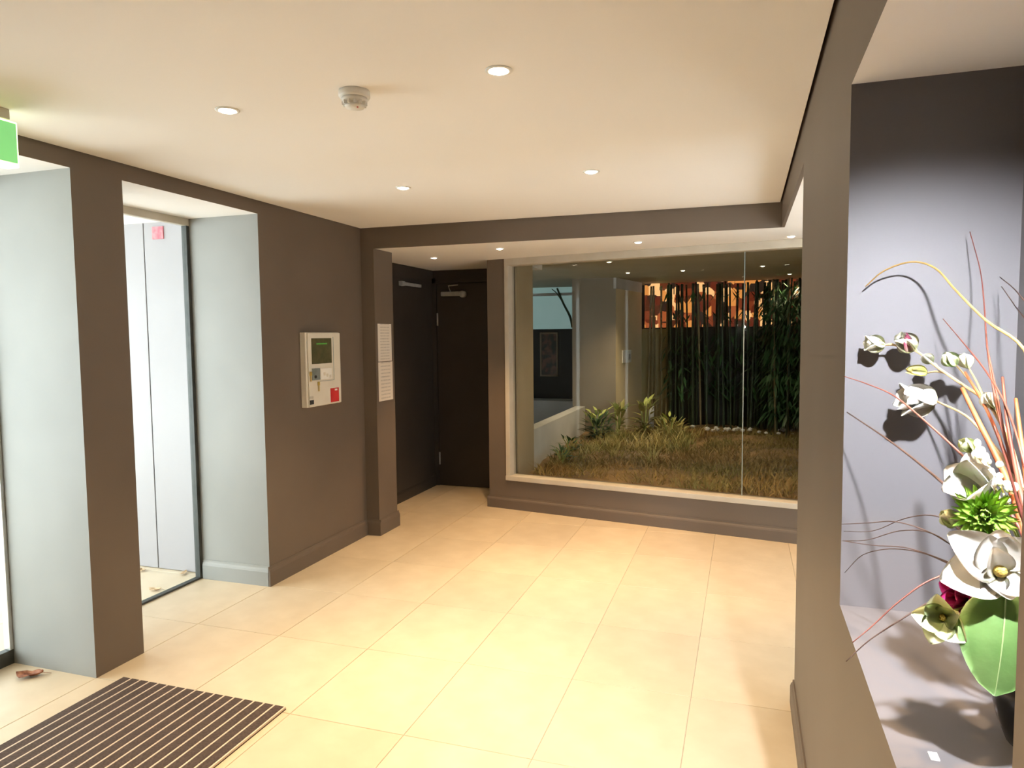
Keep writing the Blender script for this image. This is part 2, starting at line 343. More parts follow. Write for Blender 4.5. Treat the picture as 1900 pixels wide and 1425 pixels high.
def base_profile(a, b, h=0.112, t=0.016, bm=None, ext0=0.0, ext1=0.0):
    """skirting from a to b, room on the right-hand side of a->b"""
    bm = bm or B(); a = Vector(a); b = Vector(b); d = (b-a).normalized(); n = Vector((d.y, -d.x)); a = a-d*ext0; b = b+d*ext1
    prof = [(0, 0), (t, 0), (t, h*0.72), (t*0.8, h*0.82), (t*0.42, h*0.90), (t*0.36, h), (0, h)]
    A = [bm.verts.new((a.x+n.x*u, a.y+n.y*u, v)) for u, v in prof]; C = [bm.verts.new((b.x+n.x*u, b.y+n.y*u, v)) for u, v in prof]
    k = len(prof)
    for i in range(k): bm.faces.new((A[i], A[(i+1) % k], C[(i+1) % k], C[i]))
    bm.faces.new(A[::-1]); bm.faces.new(C); return bm
struct('baseboard_opening', base_profile((-D+0.03, A3), (0, A3), 0.125, ext1=0.003), 'paint_pale', 'pale moulded baseboard inside the far door opening', 'baseboard')
bm = base_profile((0, A3), (0, B0), 0.125, ext0=0.016); base_profile((0, B0), (SX, B0), 0.125, bm=bm, ext1=0.016)
base_profile((SX, B0), (SX, CY), 0.125, bm=bm, ext1=0.016)
struct('baseboard_left', bm, 'paint', 'moulded taupe baseboard along the left wall and pier', 'baseboard')
struct('baseboard_recess', base_profile((RX, CY), (RX, RY-0.03), 0.11), 'paint_dark', 'dark moulded baseboard beneath the side door', 'baseboard')
wend = WL+WD*4.05
struct('baseboard_back', base_profile((WL.x, WL.y), (wend.x, wend.y), 0.108, ext0=0.016), 'paint', 'moulded taupe baseboard under the garden window', 'baseboard')
bm = base_profile((W, CEND), (W, -1.42), 0.10, ext0=0.012); base_profile((W+0.5, CEND), (W, CEND), 0.10, bm=bm)
struct('baseboard_right', bm, 'paint', 'moulded taupe baseboard along the niche wall', 'baseboard')

# ------------------------------------------------------------------ picture window
wn = empty('window_1', (WL.x+WD.x*0.2, WL.y+WD.y*0.2, 0.29), 'large fixed picture window onto the planted courtyard', 'window', kind='structure')
bm = B(); box(bm, 0.180, 0.222, -0.012, 0.10, 0.29, 2.205, MW, bev=0.003); finish('jamb', bm, 'frame_beige', wn)
bm = B(); box(bm, 0.180, 4.05, -0.022, 0.10, 0.262, 0.305, MW, bev=0.004); finish('sill', bm, 'frame_beige', wn)
bm = B(); box(bm, 0.180, 4.05, -0.012, 0.10, 2.182, ZS, MW, bev=0.003); finish('head', bm, 'frame_beige', wn)
UJ = (Vector((2.812, 5.605))-WL).dot(WD)
bm = B(); box(bm, 0.222, UJ-0.003, 0.07, 0.080, 0.305, 2.182, MW); finish('pane', bm, 'pane_glass', wn)
bm = B(); box(bm, UJ+0.003, 4.05, 0.07, 0.080, 0.305, 2.182, MW); finish('pane', bm, 'pane_glass', wn)
bm = B(); box(bm, UJ-0.003, UJ+0.003, 0.069, 0.081, 0.305, 2.182, MW); finish('glass_joint', bm, 'lock_grey', wn)

# ------------------------------------------------------------------ recess doors
d1 = empty('door_1', (RX, 5.9, 0), 'near-black flush door in the side of the recess with a metal closer arm', 'door', kind='structure')
finish('leaf', bx(RX-0.002, RX+0.012, 5.42, 6.52, 0.112, 2.12, bev=0.003), 'paint_dark', d1)
c = finish('closer_arm', bx(RX+0.03, RX+0.055, 5.93, 6.33, 2.045, 2.075, bev=0.004), 'metal_grey', d1)
finish('bracket', bx(RX+0.012, RX+0.05, 5.93, 5.99, 2.04, 2.085, bev=0.003), 'metal_grey', c)
d2 = empty('door_2', (0.2, RY, 0), 'near-black flush door at the end of the recess with overhead closer', 'door', kind='structure')
bm = B(); box(bm, RX, RX+0.045, RY-0.03, RY, 0, 2.16); box(bm, 0.60, 0.66, RY-0.03, RY, 0, 2.16); box(bm, RX, 0.66, RY-0.03, RY, 2.11, 2.16)
finish('frame', bm, 'paint_dark', d2)
finish('leaf', bx(RX+0.049, 0.597, RY-0.018, RY-0.001, 0.006, 2.106, bev=0.002), 'paint_dark', d2)
c = finish('closer_body', bx(-0.135, 0.09, RY-0.075, RY-0.018, 1.975, 2.02, bev=0.008), 'metal_grey', d2)
bm = lathe(B(), [(0, -0.035), (0.032, -0.03), (0.034, 0.03), (0, 0.035)], (0.105, RY-0.05, 1.99), 14, Matrix.Rotation(math.pi/2, 4, 'X')); finish('spring_cap', bm, 'metal_grey', c, True)
bm = tube(B(), [(-0.03, RY-0.06, 2.02), (-0.035, RY-0.10, 2.075), (0.05, RY-0.05, 2.085)], 0.006, 0.006, smooth_pts=False); finish('closer_arm', bm, 'metal_grey', c)
for z in (1.74, 0.29):
    bm = lathe(B(), [(0, -0.065), (0.008, -0.065), (0.009, 0), (0.008, 0.065), (0, 0.065)], (RX+0.06, RY-0.036, z), 10); finish('hinge', bm, 'metal_grey', d2, True)

# ------------------------------------------------------------------ glass entrance doors
def glass_door(name, y0, y1, label, rail, stile0, stile1):
    r = empty(name, (-D+0.02, (y0+y1)/2, 0), label, 'door', kind='structure')
    x0, x1 = -D-0.02, -D+0.02
    finish('top_rail', bx(x0, x1, y0, y1, HH-0.045, HH, bev=0.002), 'frame_beige', r)
    finish('bottom_rail', bx(x0, x1, y0, y1, 0, rail, bev=0.002), 'metal_dark', r)
    finish('stile', bx(x0, x1, y1-stile1, y1, rail, HH-0.045, bev=0.002), 'metal_dark' if stile1 > 0.02 else 'metal_light', r)
    finish('stile', bx(x0, x1, y0, y0+stile0, rail, HH-0.045, bev=0.002), 'metal_dark', r)
    finish('pane', bx(-D-0.005, -D+0.005, y0+stile0, y1-stile1, rail, HH-0.045), 'door_glass', r)
    return r
glass_door('door_3', A2, A3, 'frameless-looking glass entrance door beside the panel wall', 0.012, 0.03, 0.026)
glass_door('door_4', 1.25, A1, 'glass entrance door with a heavy dark bottom rail under the exit sign', 0.07, 0.03, 0.018)

# ------------------------------------------------------------------ porch outside
PW = 3.715
pr = struct('wall_porch', bx(-3.2, -D-0.02, PW+0.006, PW+0.15, 0, 2.6), 'gap_black', 'pale panelled porch wall outside the glass door', 'wall')
xs = [-3.2, -2.53, -1.86, -1.27, -0.955, -D-0.03]
for a, b in zip(xs, xs[1:]):
    finish('panel', bx(a+0.004, b-0.004, PW-0.012, PW+0.006, 0.004, 2.33, bev=0.002), 'porch_panel', pr)
struct('porch_ceiling', bx(-3.0, -D, -1.42, PW+0.15, 2.33, 2.42), 'plaster', 'white porch ceiling outside the entrance', 'ceiling')
tag(finish('notice_sign', bx(-0.875, -0.785, PW-0.020, PW-0.012, 2.22, 2.30, bev=0.001), 'red_sign'), 'small faded red sign high on the porch wall', 'sign')

# ------------------------------------------------------------------ downlights
def downlight(x, y, z, energy, label, group, size=80, r=0.043, color=WARM, lens='lens_glow', name='downlight', tilt=(0, 0, -1), blend=0.85):
    t = empty(name, (x, y, z), label, 'light', group)
    bm = lathe(B(), [(r*0.66, 0.004), (r*0.66, -0.002), (r*0.8, -0.005), (r, -0.003), (r, 0.0), (r*0.66, 0.004)], (x, y, z), 28); finish('trim_ring', bm, 'white_plastic', t, True)
    bm = lathe(B(), [(0, -0.011), (r*0.35, -0.010), (r*0.58, -0.007), (r*0.70, -0.002), (r*0.70, 0.004), (0, 0.004)], (x, y, z), 24); finish('lamp_lens', bm, lens, t, True)
    if energy: spot('beam_light', (x, y, z-0.022), energy, size, blend, color, t, 0.025, tilt)
    return t
g = 'downlights in the main ceiling'
downlight(2.086, 2.151, H, DOWN_W, 'recessed downlight nearest the camera, right of the smoke detector', g)
downlight(1.022, 2.179, H, DOWN_W, 'recessed downlight left of the smoke detector, near the entrance openings', g)
downlight(1.001, 3.617, H, DOWN_W, 'far left recessed downlight of the main ceiling, out from the wall panel', g)
downlight(2.075, 3.609, H, DOWN_W, 'far right recessed downlight of the main ceiling, before the dropped beam', g)
downlight(2.086, 0.70, H, DOWN_W, 'added unseen downlight beside the niche wall, above the camera', g, 112)  # out-of-view lamp added on the ceiling grid to brighten the right wall
downlight(1.022, 0.70, H, DOWN_W*0.6, 'added unseen downlight above the entrance mat', g)  # out-of-view partner lamp, added to brighten the near floor and mat
g = 'downlights in the lower ceiling'
downlight(0.272, 5.609, ZS, RECESS_W*0.35, 'small downlight in front of the dark recess doors', g, 70, 0.036, (1.0, 0.62, 0.29))
downlight(1.008, 5.229, ZS, RECESS_W, 'small downlight in the lower ceiling at the left end of the garden window', g, 84, 0.036, (1.0, 0.62, 0.29), blend=0.6)
downlight(2.077, 5.264, ZS, RECESS_W, 'small downlight in the lower ceiling above the middle of the garden window', g, 84, 0.036, (1.0, 0.62, 0.29), blend=0.6)
downlight(3.132, 5.366, ZS, RECESS_W, 'small downlight in the lower ceiling beside the end of the right wall', g, 84, 0.036, (1.0, 0.62, 0.29), blend=0.6)
g = 'downlights in the top of the niche'
downlight(3.19, 0.72, NZ1, 270, 'unseen cool white lamp added at the niche front for camera flash', g, 76, 0.03, (0.93, 0.94, 1.0), tilt=(0.0, 0.80, -0.80), blend=1.0)  # added lamp, stands in for a cool camera flash
downlight(3.255, 1.30, NZ1, 65, 'warm downlight in the niche top above the vase', g, 62, 0.03, (1.0, 0.66, 0.36), tilt=(-0.06, -0.05, -1), blend=0.5)

# ------------------------------------------------------------------ smoke detector
cx, cy = 1.560, 2.165
t = empty('smoke_detector', (cx, cy, H), 'white round smoke detector on the ceiling between the two near downlights', 'smoke detector')
finish('base', lathe(B(), [(0, 0), (0.052, 0), (0.053, -0.018), (0.050, -0.024), (0, -0.024)], (cx, cy, H), 32), 'white_plastic', t, True)
hd = finish('head', lathe(B(), [(0, -0.024), (0.044, -0.024), (0.043, -0.036), (0.030, -0.038), (0.030, -0.046), (0.034, -0.048), (0.031, -0.056), (0, -0.058)], (cx, cy, H), 32), 'white_plastic', t, True)
for i in range(12):
    a = 2*math.pi*i/12
    bm = box(B(), 0.0295, 0.0425, -0.003, 0.003, -0.048, -0.036, Matrix.Translation((cx, cy, H)) @ Matrix.Rotation(a, 4, 'Z')); finish('vent_rib', bm, 'white_plastic', hd)
finish('indicator', lathe(B(), [(0, -0.0595), (0.003, -0.059), (0.003, -0.056)], (cx+0.018, cy-0.012, H), 8), 'label_red', hd)

# ------------------------------------------------------------------ exit sign
t = empty('exit_sign', (0.28, 1.76, H), 'lit green exit sign box hanging from the ceiling by the entrance', 'exit sign')
finish('mount', bx(0.245, 0.295, 1.62, 1.905, 2.362, H, bev=0.003), 'frame_beige', t)
finish('housing', bx(0.235, 0.296, 1.60, 1.930, 2.196, 2.360, bev=0.004), 'sign_white', t)
finish('green_face', bx(0.296, 0.300, 1.608, 1.921, 2.210, 2.352, bev=0.001), 'sign_green', t)

# ------------------------------------------------------------------ wall panel
t = empty('alarm_panel', (0, 4.235, 1.09), 'cream metal fire panel box with dark display and red label on the left wall', 'control panel')
X = 0.052
body = finish('cabinet', bx(0, X-0.010, 4.030, 4.445, 1.092, 1.600, bev=0.003), 'panel_cream', t)
door = finish('cabinet_door', bx(X-0.008, X, 4.048, 4.440, 1.096, 1.596, bev=0.003), 'panel_cream', t)
def fr(name, y0, y1, z0, z1, m, p, d=0.004, x=X): return finish(name, bx(x, x+d, y0, y1, z0, z1, bev=min(0.001, d/4)), m, p)
scr = fr('display_window', 4.085, 4.325, 1.385, 1.560, 'lcd_dark', door, 0.003)
fr('lit_text', 4.14, 4.27, 1.517, 1.527, 'led_green', scr, 0.001, X+0.003)
bm = B(); y0, y1, z0, z1 = 4.078, 4.350, 1.262, 1.568
box(bm, X, X+0.003, y1-0.003, y1, z0, z1); box(bm, X, X+0.003, y0+0.1, y1, z0, z0+0.003); finish('inset_edge', bm, 'lock_grey', door)
lk = fr('lock_plate', 4.082, 4.166, 1.275, 1.355, 'lock_grey', door, 0.010)
bm = lathe(B(), [(0, 0.004), (0.011, 0.004), (0.011, -0.004), (0, -0.004)], (X+0.011, 4.108, 1.298), 14, Matrix.Rotation(math.pi/2, 4, 'Y')); finish('keyhole', bm, 'slot_black', lk)
bt = fr('button_plate', 4.185, 4.320, 1.275, 1.350, 'white_plastic', door, 0.004)
for yy, zz in ((4.215, 1.322), (4.25, 1.312), (4.285, 1.302)): fr('button', yy, yy+0.022, zz-0.022, zz, 'panel_cream', bt, 0.004, X+0.004)
for yy, zz in ((4.060, 1.335), (4.150, 1.262)):
    bm = B(); box(bm, X+0.006, X+0.009, yy-0.012, yy+0.012, zz-0.026, zz, bev=0.001); box(bm, X+0.006, X+0.009, yy-0.004, yy+0.004, zz-0.066, zz-0.024); finish('key', bm, 'brass', door)
fr('label_card', 4.048, 4.092, 1.150, 1.168, 'frame_beige', door, 0.001); fr('socket', 4.048, 4.092, 1.112, 1.142, 'slot_black', door, 0.004)
rl = fr('red_label', 4.300, 4.405, 1.106, 1.205, 'label_red', door, 0.003)
fr('label_print', 4.352, 4.385, 1.186, 1.198, 'white_plastic', rl, 0.0006, X+0.003)

# ------------------------------------------------------------------ notices on the pier
def notice(y0, y1, z0, z1, m, label):
    bm = bx(SX+0.0008, SX+0.0022, y0, y1, z0, z1)
    return tag(finish('paper_notice', bm, m), label, 'notice', 'paper notices on the pier')
notice(4.885, 5.105, 1.372, 1.668, 'notice_paper', 'upper printed white paper notice taped to the taupe pier')
notice(4.882, 5.112, 1.058, 1.366, 'notice_paper_b', 'lower printed white paper notice taped to the taupe pier')

# ------------------------------------------------------------------ entrance mat
t = empty('entrance_mat', (0.57, 1.2, 0), 'dark brown ribbed entrance mat with thin metal rails on the tiles', 'doormat')
finish('mat_base', bx(0.132, 1.015, 0.1, 2.412, 0.0005, 0.005), 'mat_brown', t)
n = 17; pitch = 0.883/n
bm = bx(0, pitch*0.80, 0.1, 2.412, 0.005, 0.013, bev=0.0015); o0 = finish('carpet_strip', bm, 'mat_brown', None)
bm = bx(0, pitch*0.15, 0.1, 2.412, 0.005, 0.0125); o1 = finish('rail', bm, 'mat_rail', None)
for i in range(n):
    for src, dx in ((o0, 0.0), (o1, pitch*0.835)):
        o = src if i == 0 else src.copy()
        if i: COL.objects.link(o)
        o.parent = t; o.location = Vector((0.132+i*pitch+dx, 0, 0))-t.location

# ------------------------------------------------------------------ fallen leaves
def dry_leaf(x, y, s, rot, m, label, z=0.002):
    bm = B(); nu, nv = 8, 4; g_ = []
    for i in range(nu+1):
        t_ = i/nu; wv = math.sin(math.pi*t_**0.8)*0.32*(1+0.25*math.sin(9*t_)); row = []
        for j in range(-nv, nv+1):
            q = j/nv; row.append(bm.verts.new(((t_-0.5)*s, q*wv*s, (0.30*abs(q)*wv + 0.16*(2*t_-1)**2 + 0.05*math.sin(7*t_+3*q))*s)))
        g_.append(row)
    for a, b in zip(g_, g_[1:]):
        for j in range(2*nv): bm.faces.new((a[j], a[j+1], b[j+1], b[j]))
    bmesh.ops.remove_doubles(bm, verts=bm.verts, dist=1e-5)
    bmesh.ops.solidify(bm, geom=bm.faces[:], thickness=0.0012)
    mz = min(v.co.z for v in bm.verts); bmesh.ops.translate(bm, verts=bm.verts, vec=(0, 0, -mz))
    tube(bm, [(s*0.45, 0, 0.13*s), (s*0.62, 0.03*s, 0.10*s), (s*0.75, 0.1*s, 0.03*s)], 0.0012, 0.0009)
    bmesh.ops.transform(bm, matrix=Matrix.Translation((x, y, z)) @ Matrix.Rotation(rot, 4, 'Z'), verts=bm.verts)
    return tag(finish('dry_leaf', bm, m, None, True), label, 'leaf', 'fallen leaves by the doors')
dry_leaf(-0.31, 2.30, 0.115, 0.5, 'dry_leaf', 'curled reddish-brown dry leaf on the floor of the near opening')
dry_leaf(-0.64, 3.36, 0.075, 0.3, 'dry_leaf_pale', 'pale dry leaf outside the far glass door, nearest the track')
dry_leaf(-0.70, 3.66, 0.07, 1.8, 'dry_leaf_pale', 'pale dry leaf outside the far glass door, by the door post')
dry_leaf(-1.02, 3.63, 0.06, 2.6, 'dry_leaf_pale', 'pale dry leaf outside the far glass door, leftmost against the porch wall')

# ================================================================== courtyard behind the window
CZ, CG = 2.30, 0.30
def win_y(x): return WL.y+(x-WL.x)/WD.x*WD.y
# ground
bm = B(); nx, ny = 44, 60; X0, X1, Y1 = 0.80, 3.9, 10.3; rows = []
rg = random.Random(3)
for j in range(ny+1):
    row = []
    for i in range(nx+1):
        x = X0+(X1-X0)*i/nx; ya = win_y(x)+0.22; y = ya+(Y1-ya)*j/ny
        z = CG-0.04+0.03*math.sin(3.1*x+1.3*y)+0.02*math.sin(5.7*y-2*x)+rg.uniform(-0.008, 0.008)
        if 1.55 < x < 2.45 and 8.0 < y < 8.9: z -= 0.07*math.sin((x-1.55)/0.9*math.pi)
        row.append(bm.verts.new((x, y, z)))
    rows.append(row)
for a, b in zip(rows, rows[1:]):
    for i in range(nx): bm.faces.new((a[i], a[i+1], b[i+1], b[i]))
struct('garden_ground', bm, 'soil', 'brown soil and litter covering the courtyard bed', 'ground', True)
struct('courtyard_slab', bx(-0.9, 4.2, 6.86, 10.8, -0.05, 0.15), 'court_grey', 'concrete slab under the courtyard', 'floor')
struct('courtyard_ceiling', prism(B(), [(-0.9, 6.32), (0.6, 6.32), (4.2, 5.70), (4.2, 10.8), (-0.9, 10.8)], CZ, CZ+0.1), 'court_ceiling', 'olive-beige soffit over the courtyard', 'ceiling')
struct('wall_parapet', bx(0.70, 0.83, 6.72, 9.10, 0.1, 0.62), 'court_white', 'low white parapet wall along the courtyard bed', 'wall')
struct('wall_courtyard_left', bx(0.70, 0.83, 6.20, 6.72, 0.1, CZ), 'court_beige', 'beige courtyard side wall beside the picture window', 'wall')
struct('wall_courtyard_mid', bx(0.66, 1.24, 9.10, 9.22, 0.1, CZ), 'court_grey', 'grey-brown courtyard wall facing the window', 'wall')
struct('wall_courtyard_return', prism(B(), [(1.24, 9.10), (1.42, 10.2), (1.32, 10.22), (1.14, 9.12)], 0.1, 2.16), 'court_cream', 'beige return wall with a white outlet', 'wall')
struct('trim_1', prism(B(), [(1.245, 9.09), (1.425, 10.19), (1.32, 10.22), (1.14, 9.12)], 2.16, CZ), 'court_white', 'pale cornice band above the beige return wall', 'trim')
struct('wall_courtyard_back', bx(1.42, 1.815, 10.20, 10.32, 0.1, 1.64), 'court_olive', 'olive timber screen at the back of the courtyard', 'wall')
struct('wall_courtyard_screen', bx(1.815, 4.2, 10.20, 10.32, 0.1, 1.64), 'court_black', 'black screen wall behind the bamboo', 'wall')
struct('wall_courtyard_right', bx(3.80, 3.95, 5.60, 10.8, 0.1, CZ), 'court_grey', 'grey courtyard wall on the right', 'wall')
struct('wall_lobby_side', bx(-0.95, -0.85, 6.9, 10.6, 0.1, CZ), 'court_grey', 'grey wall beyond the courtyard opening', 'wall')
struct('sky_block_back', bx(-1.0, 4.3, 10.70, 10.8, 0, 2.5), 'court_black', 'dark panel added behind the courtyard to keep sky light out', 'wall')  # added blocker, stops sky light leaking through gaps behind the panes
struct('sky_block_left', bx(-1.05, -0.95, 6.6, 10.8, 0, 2.5), 'court_black', 'dark panel added left of the courtyard to keep sky light out', 'wall')  # added blocker, stops sky light leaking in from the left
# room past the parapet opening
lb = struct('wall_lobby_far', bx(-0.9, 0.72, 10.50, 10.6, 0.1, 1.65), 'court_black', 'black wall below a teal-lit window beyond the parapet', 'wall')
t = empty('clerestory_window', (-0.1, 10.5, 1.65), 'teal-lit high window seen beyond the courtyard parapet', 'window')
finish('pane', bx(-0.9, 0.72, 10.53, 10.55, 1.66, CZ), 'glow_teal', t)
finish('mullion', bx(-0.9, 0.72, 10.49, 10.53, 2.17, 2.21), 'court_white', t)
bm = tube(B(), [(0.10, 10.47, 2.28), (0.20, 10.45, 2.05), (0.30, 10.46, 1.85), (0.34, 10.46, 1.68)], 0.016, 0.022)
tube(bm, [(0.20, 10.45, 2.05), (0.10, 10.45, 2.2), (0.02, 10.45, 2.27)], 0.01, 0.007)
tag(finish('garden_branch', bm, 'bamboo', None, True), 'thin dark branch crossing the teal-lit window', 'branch')
t = empty('framed_poster', (-0.04, 10.5, 0.94), 'framed dark poster on the black wall beyond the parapet', 'poster')
bm = B(); box(bm, -0.18, -0.155, 10.47, 10.50, 0.93, 1.61); box(bm, 0.08, 0.105, 10.47, 10.50, 0.93, 1.61); box(bm, -0.155, 0.08, 10.47, 10.50, 1.585, 1.61); box(bm, -0.155, 0.08, 10.47, 10.50, 0.93, 0.955)
finish('frame', bm, 'court_grey', t); finish('print', bx(-0.155, 0.08, 10.485, 10.499, 0.955, 1.585), 'poster', t)
t = tag(finish('bench', bx(-0.9, 0.72, 10.1, 10.48, 0.15, 0.59, bev=0.01), 'court_white'), 'pale bench block under the framed poster', 'bench')
# wall outlet
t = empty('wall_outlet', (1.30, 9.35, 1.18), 'white switch plate on the beige courtyard wall', 'switch')
Ms = Matrix.Translation((1.283, 9.33, 1.27)) @ Matrix.Rotation(math.atan2(0.18, -1.1)*-1+math.pi, 4, 'Z')
ang = math.atan2(1.1, 0.18); Ms = Matrix.Translation((1.24+0.18*0.22, 9.10+1.1*0.22, 1.27)) @ Matrix.Rotation(ang, 4, 'Z')
finish('plate', box(B(), 0.0, 0.36, -0.012, 0.0, -0.085, 0.085, Ms, bev=0.003), 'white_plastic', t)
finish('rocker', box(B(), 0.22, 0.30, -0.020, -0.012, -0.05, 0.03, Ms, bev=0.002), 'metal_grey', t)
# amber-lit window band
t = empty('lit_window_band', (2.5, 10.45, 1.64), 'amber-lit strip window above the courtyard screen, behind the bamboo', 'window')
xs = [1.42, 1.78, 2.16, 2.56, 2.98, 3.36, 3.80]
for i, (a, b) in enumerate(zip(xs, xs[1:])):
    finish('pane', bx(a+0.012, b-0.012, 10.42, 10.44, 1.65, CZ), 'amber_room', t)
    finish('mullion', bx(b-0.012, b+0.012, 10.39, 10.45, 1.65, CZ), 'court_black', t)
finish('transom', bx(1.42, 3.8, 10.32, 10.45, 1.64, 1.66), 'court_black', t)
t = tag(finish('garden_lamp', lathe(B(), [(0, 0.016), (0.012, 0.012), (0.016, 0), (0.012, -0.012), (0, -0.016)], (2.82, 10.12, 1.655), 10), 'lens_glow', None, True), 'tiny bright white lamp on top of the black screen', 'lamp')
# courtyard downlights
g = 'courtyard soffit downlights'
for (x, y, e, lab) in ((1.52, 7.11, 30, 'courtyard soffit downlight nearest the left side wall'), (1.50, 8.436, 60, 'courtyard soffit downlight before the beige return wall'), (2.14, 8.412, 24, 'courtyard soffit downlight left of centre over the bed'),
                    (3.006, 8.225, 16, 'courtyard soffit downlight right of centre over the bed'), (3.35, 9.472, 12, 'courtyard soffit downlight above the right-hand bamboo')):
    downlight(x, y, CZ, e, lab, g, 110, 0.032, (1.0, 0.76, 0.46), 'lens_small')

# ------------------------------------------------------------------ garden planting
def blades(name, m, pts, hmin, hmax, wd, lean, seed, label, cat):
    r = random.Random(seed); V = []; F = []
    for (x, y, z) in pts:
        a = r.uniform(0, 6.283); h = r.uniform(hmin, hmax); l = r.uniform(0.1, lean)*h; b = r.uniform(0, 6.283)
        dx, dy = math.cos(a)*wd, math.sin(a)*wd; lx, ly = math.cos(b)*l, math.sin(b)*l; k = len(V)
        V += [(x-dx, y-dy, z), (x+dx, y+dy, z), (x+dx*0.7+lx*0.4, y+dy*0.7+ly*0.4, z+h*0.6), (x-dx*0.7+lx*0.4, y-dy*0.7+ly*0.4, z+h*0.6), (x+lx, y+ly, z+h)]
        F += [(k, k+1, k+2, k+3), (k+3, k+2, k+4)]
    me = bpy.data.meshes.new(name); me.from_pydata(V, [], F); me.materials.append(MATS[m])
    o = bpy.data.objects.new(name, me); COL.objects.link(o); return tag(o, label, cat, kind='stuff')
r = random.Random(11); pts = []
while len(pts) < 9000:
    x = r.uniform(0.95, 3.70); y = r.uniform(win_y(x)+0.3, 9.6)
    if y > 8.95 and x < 1.45: continue
    if 1.6 < x < 2.4 and 8.05 < y < 8.8: continue
    pts.append((x, y, CG-0.05))
blades('ground_cover', 'grass_ochre', pts, 0.04, 0.12, 0.006, 1.6, 5, 'short ochre and green ground cover in the courtyard bed', 'ground cover')
pts = []
for _ in range(60):
    cx_, cy_ = r.uniform(1.2, 2.3), r.uniform(7.0, 9.4)
    if cy_ > 8.9 and cx_ < 1.6: continue
    for k in range(22): pts.append((cx_+r.gauss(0, 0.035), cy_+r.gauss(0, 0.035), CG-0.05))
blades('tuft_grass', 'grass_green', pts, 0.09, 0.22, 0.006, 1.0, 6, 'taller green grass tufts in the left of the courtyard bed', 'grass')

def leaf_mesh(name, L, Wd, m, fold=0.25, curl=0.25, nu=6):
    bm = B(); g_ = []
    for i in range(nu+1):
        t_ = i/nu; wv = Wd*math.sin(math.pi*min(1, t_**0.75*0.97+0.02)); g_.append([bm.verts.new((q*wv, t_*L*(1-0.15*curl*t_), abs(q)*wv*fold-curl*L*t_*t_)) for q in (-1, -0.5, 0, 0.5, 1)])
    for a, b in zip(g_, g_[1:]):
        for j in range(4): bm.faces.new((a[j], a[j+1], b[j+1], b[j]))
    me = bpy.data.meshes.new(name); bm.to_mesh(me); bm.free(); me.materials.append(MATS[m])
    for p in me.polygons: p.use_smooth = True
    return me
def aim(yaw, pitch):   # local +Y points outward/up, local +Z is the upper face
    return Matrix.Rotation(yaw, 4, 'Z') @ Matrix.Rotation(pitch, 4, 'X')
def shrub(x, y, n, size, lm, spread, label, name, stemh, seed, cat='shrub', group=None):
    r = random.Random(seed); t = empty(name, (x, y, CG-0.06), label, cat, group)
    ms = [leaf_mesh('leaf', size, size*0.16, k, 0.3, 0.3) for k in lm]
    bm = B()
    for k in range(5):
        a = 2*math.pi*k/5; tube(bm, [(x, y, CG-0.06), (x+math.cos(a)*spread*0.4, y+math.sin(a)*spread*0.4, CG+stemh*0.6), (x+math.cos(a)*spread*0.7, y+math.sin(a)*spread*0.7, CG+stemh)], 0.008, 0.004)
    finish('stem', bm, 'stem_green', t)
    for k in range(n):
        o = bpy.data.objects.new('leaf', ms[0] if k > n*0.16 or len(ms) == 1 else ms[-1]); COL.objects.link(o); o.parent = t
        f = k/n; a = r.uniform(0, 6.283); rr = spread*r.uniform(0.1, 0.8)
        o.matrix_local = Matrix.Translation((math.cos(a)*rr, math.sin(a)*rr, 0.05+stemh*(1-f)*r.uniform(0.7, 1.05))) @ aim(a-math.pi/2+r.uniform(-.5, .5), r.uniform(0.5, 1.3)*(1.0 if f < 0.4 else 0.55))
    return t
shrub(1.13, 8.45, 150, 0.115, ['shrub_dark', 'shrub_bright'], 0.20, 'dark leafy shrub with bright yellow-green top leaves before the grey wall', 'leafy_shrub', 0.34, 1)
shrub(1.33, 8.75, 30, 0.18, ['grass_green', 'shrub_bright'], 0.10, 'thin upright yellow-green plant before the beige return wall', 'upright_plant', 0.42, 2)
shrub(1.60, 9.2, 34, 0.18, ['grass_green', 'shrub_bright'], 0.12, 'yellow-green plant at the foot of the olive screen', 'upright_plant', 0.40, 3)
shrub(1.06, 6.95, 30, 0.09, ['shrub_dark'], 0.14, 'low dark plant at the foot of the parapet wall, nearest the window', 'low_plant', 0.10, 4)
shrub(1.02, 7.5, 30, 0.09, ['shrub_dark'], 0.14, 'low dark plant at the foot of the parapet wall, second from the window', 'low_plant', 0.14, 5)
shrub(1.95, 8.95, 60, 0.11, ['grass_green', 'shrub_bright'], 0.22, 'straggly ochre bush at the edge of the dark hollow', 'ochre_bush', 0.24, 6)
# pale stones along the back of the bed
rs = random.Random(21)
for i in range(26):
    x = rs.uniform(1.9, 3.6) if i > 6 else rs.uniform(2.45, 2.65); y = rs.uniform(9.35, 9.75); s = rs.uniform(0.015, 0.045)
    bm = B(); bmesh.ops.create_icosphere(bm, subdivisions=1, radius=s)
    for v in bm.verts: v.co *= rs.uniform(0.75, 1.15); v.co.z *= 0.7
    bmesh.ops.translate(bm, verts=bm.verts, vec=(x, y, CG+s*0.35))
    tag(finish('white_stone', bm, 'stone_white'), 'small pale stone along the foot of the bamboo', 'stone', 'pale stones at the bamboo foot')
t = tag(finish('bollard_post', lathe(B(), [(0, 0.34), (0.03, 0.335), (0.035, 0.32), (0.035, 0), (0, 0)], (1.64, 9.6, CG-0.03), 14), 'stone_white', None, True), 'short pale post beside the olive screen', 'post')
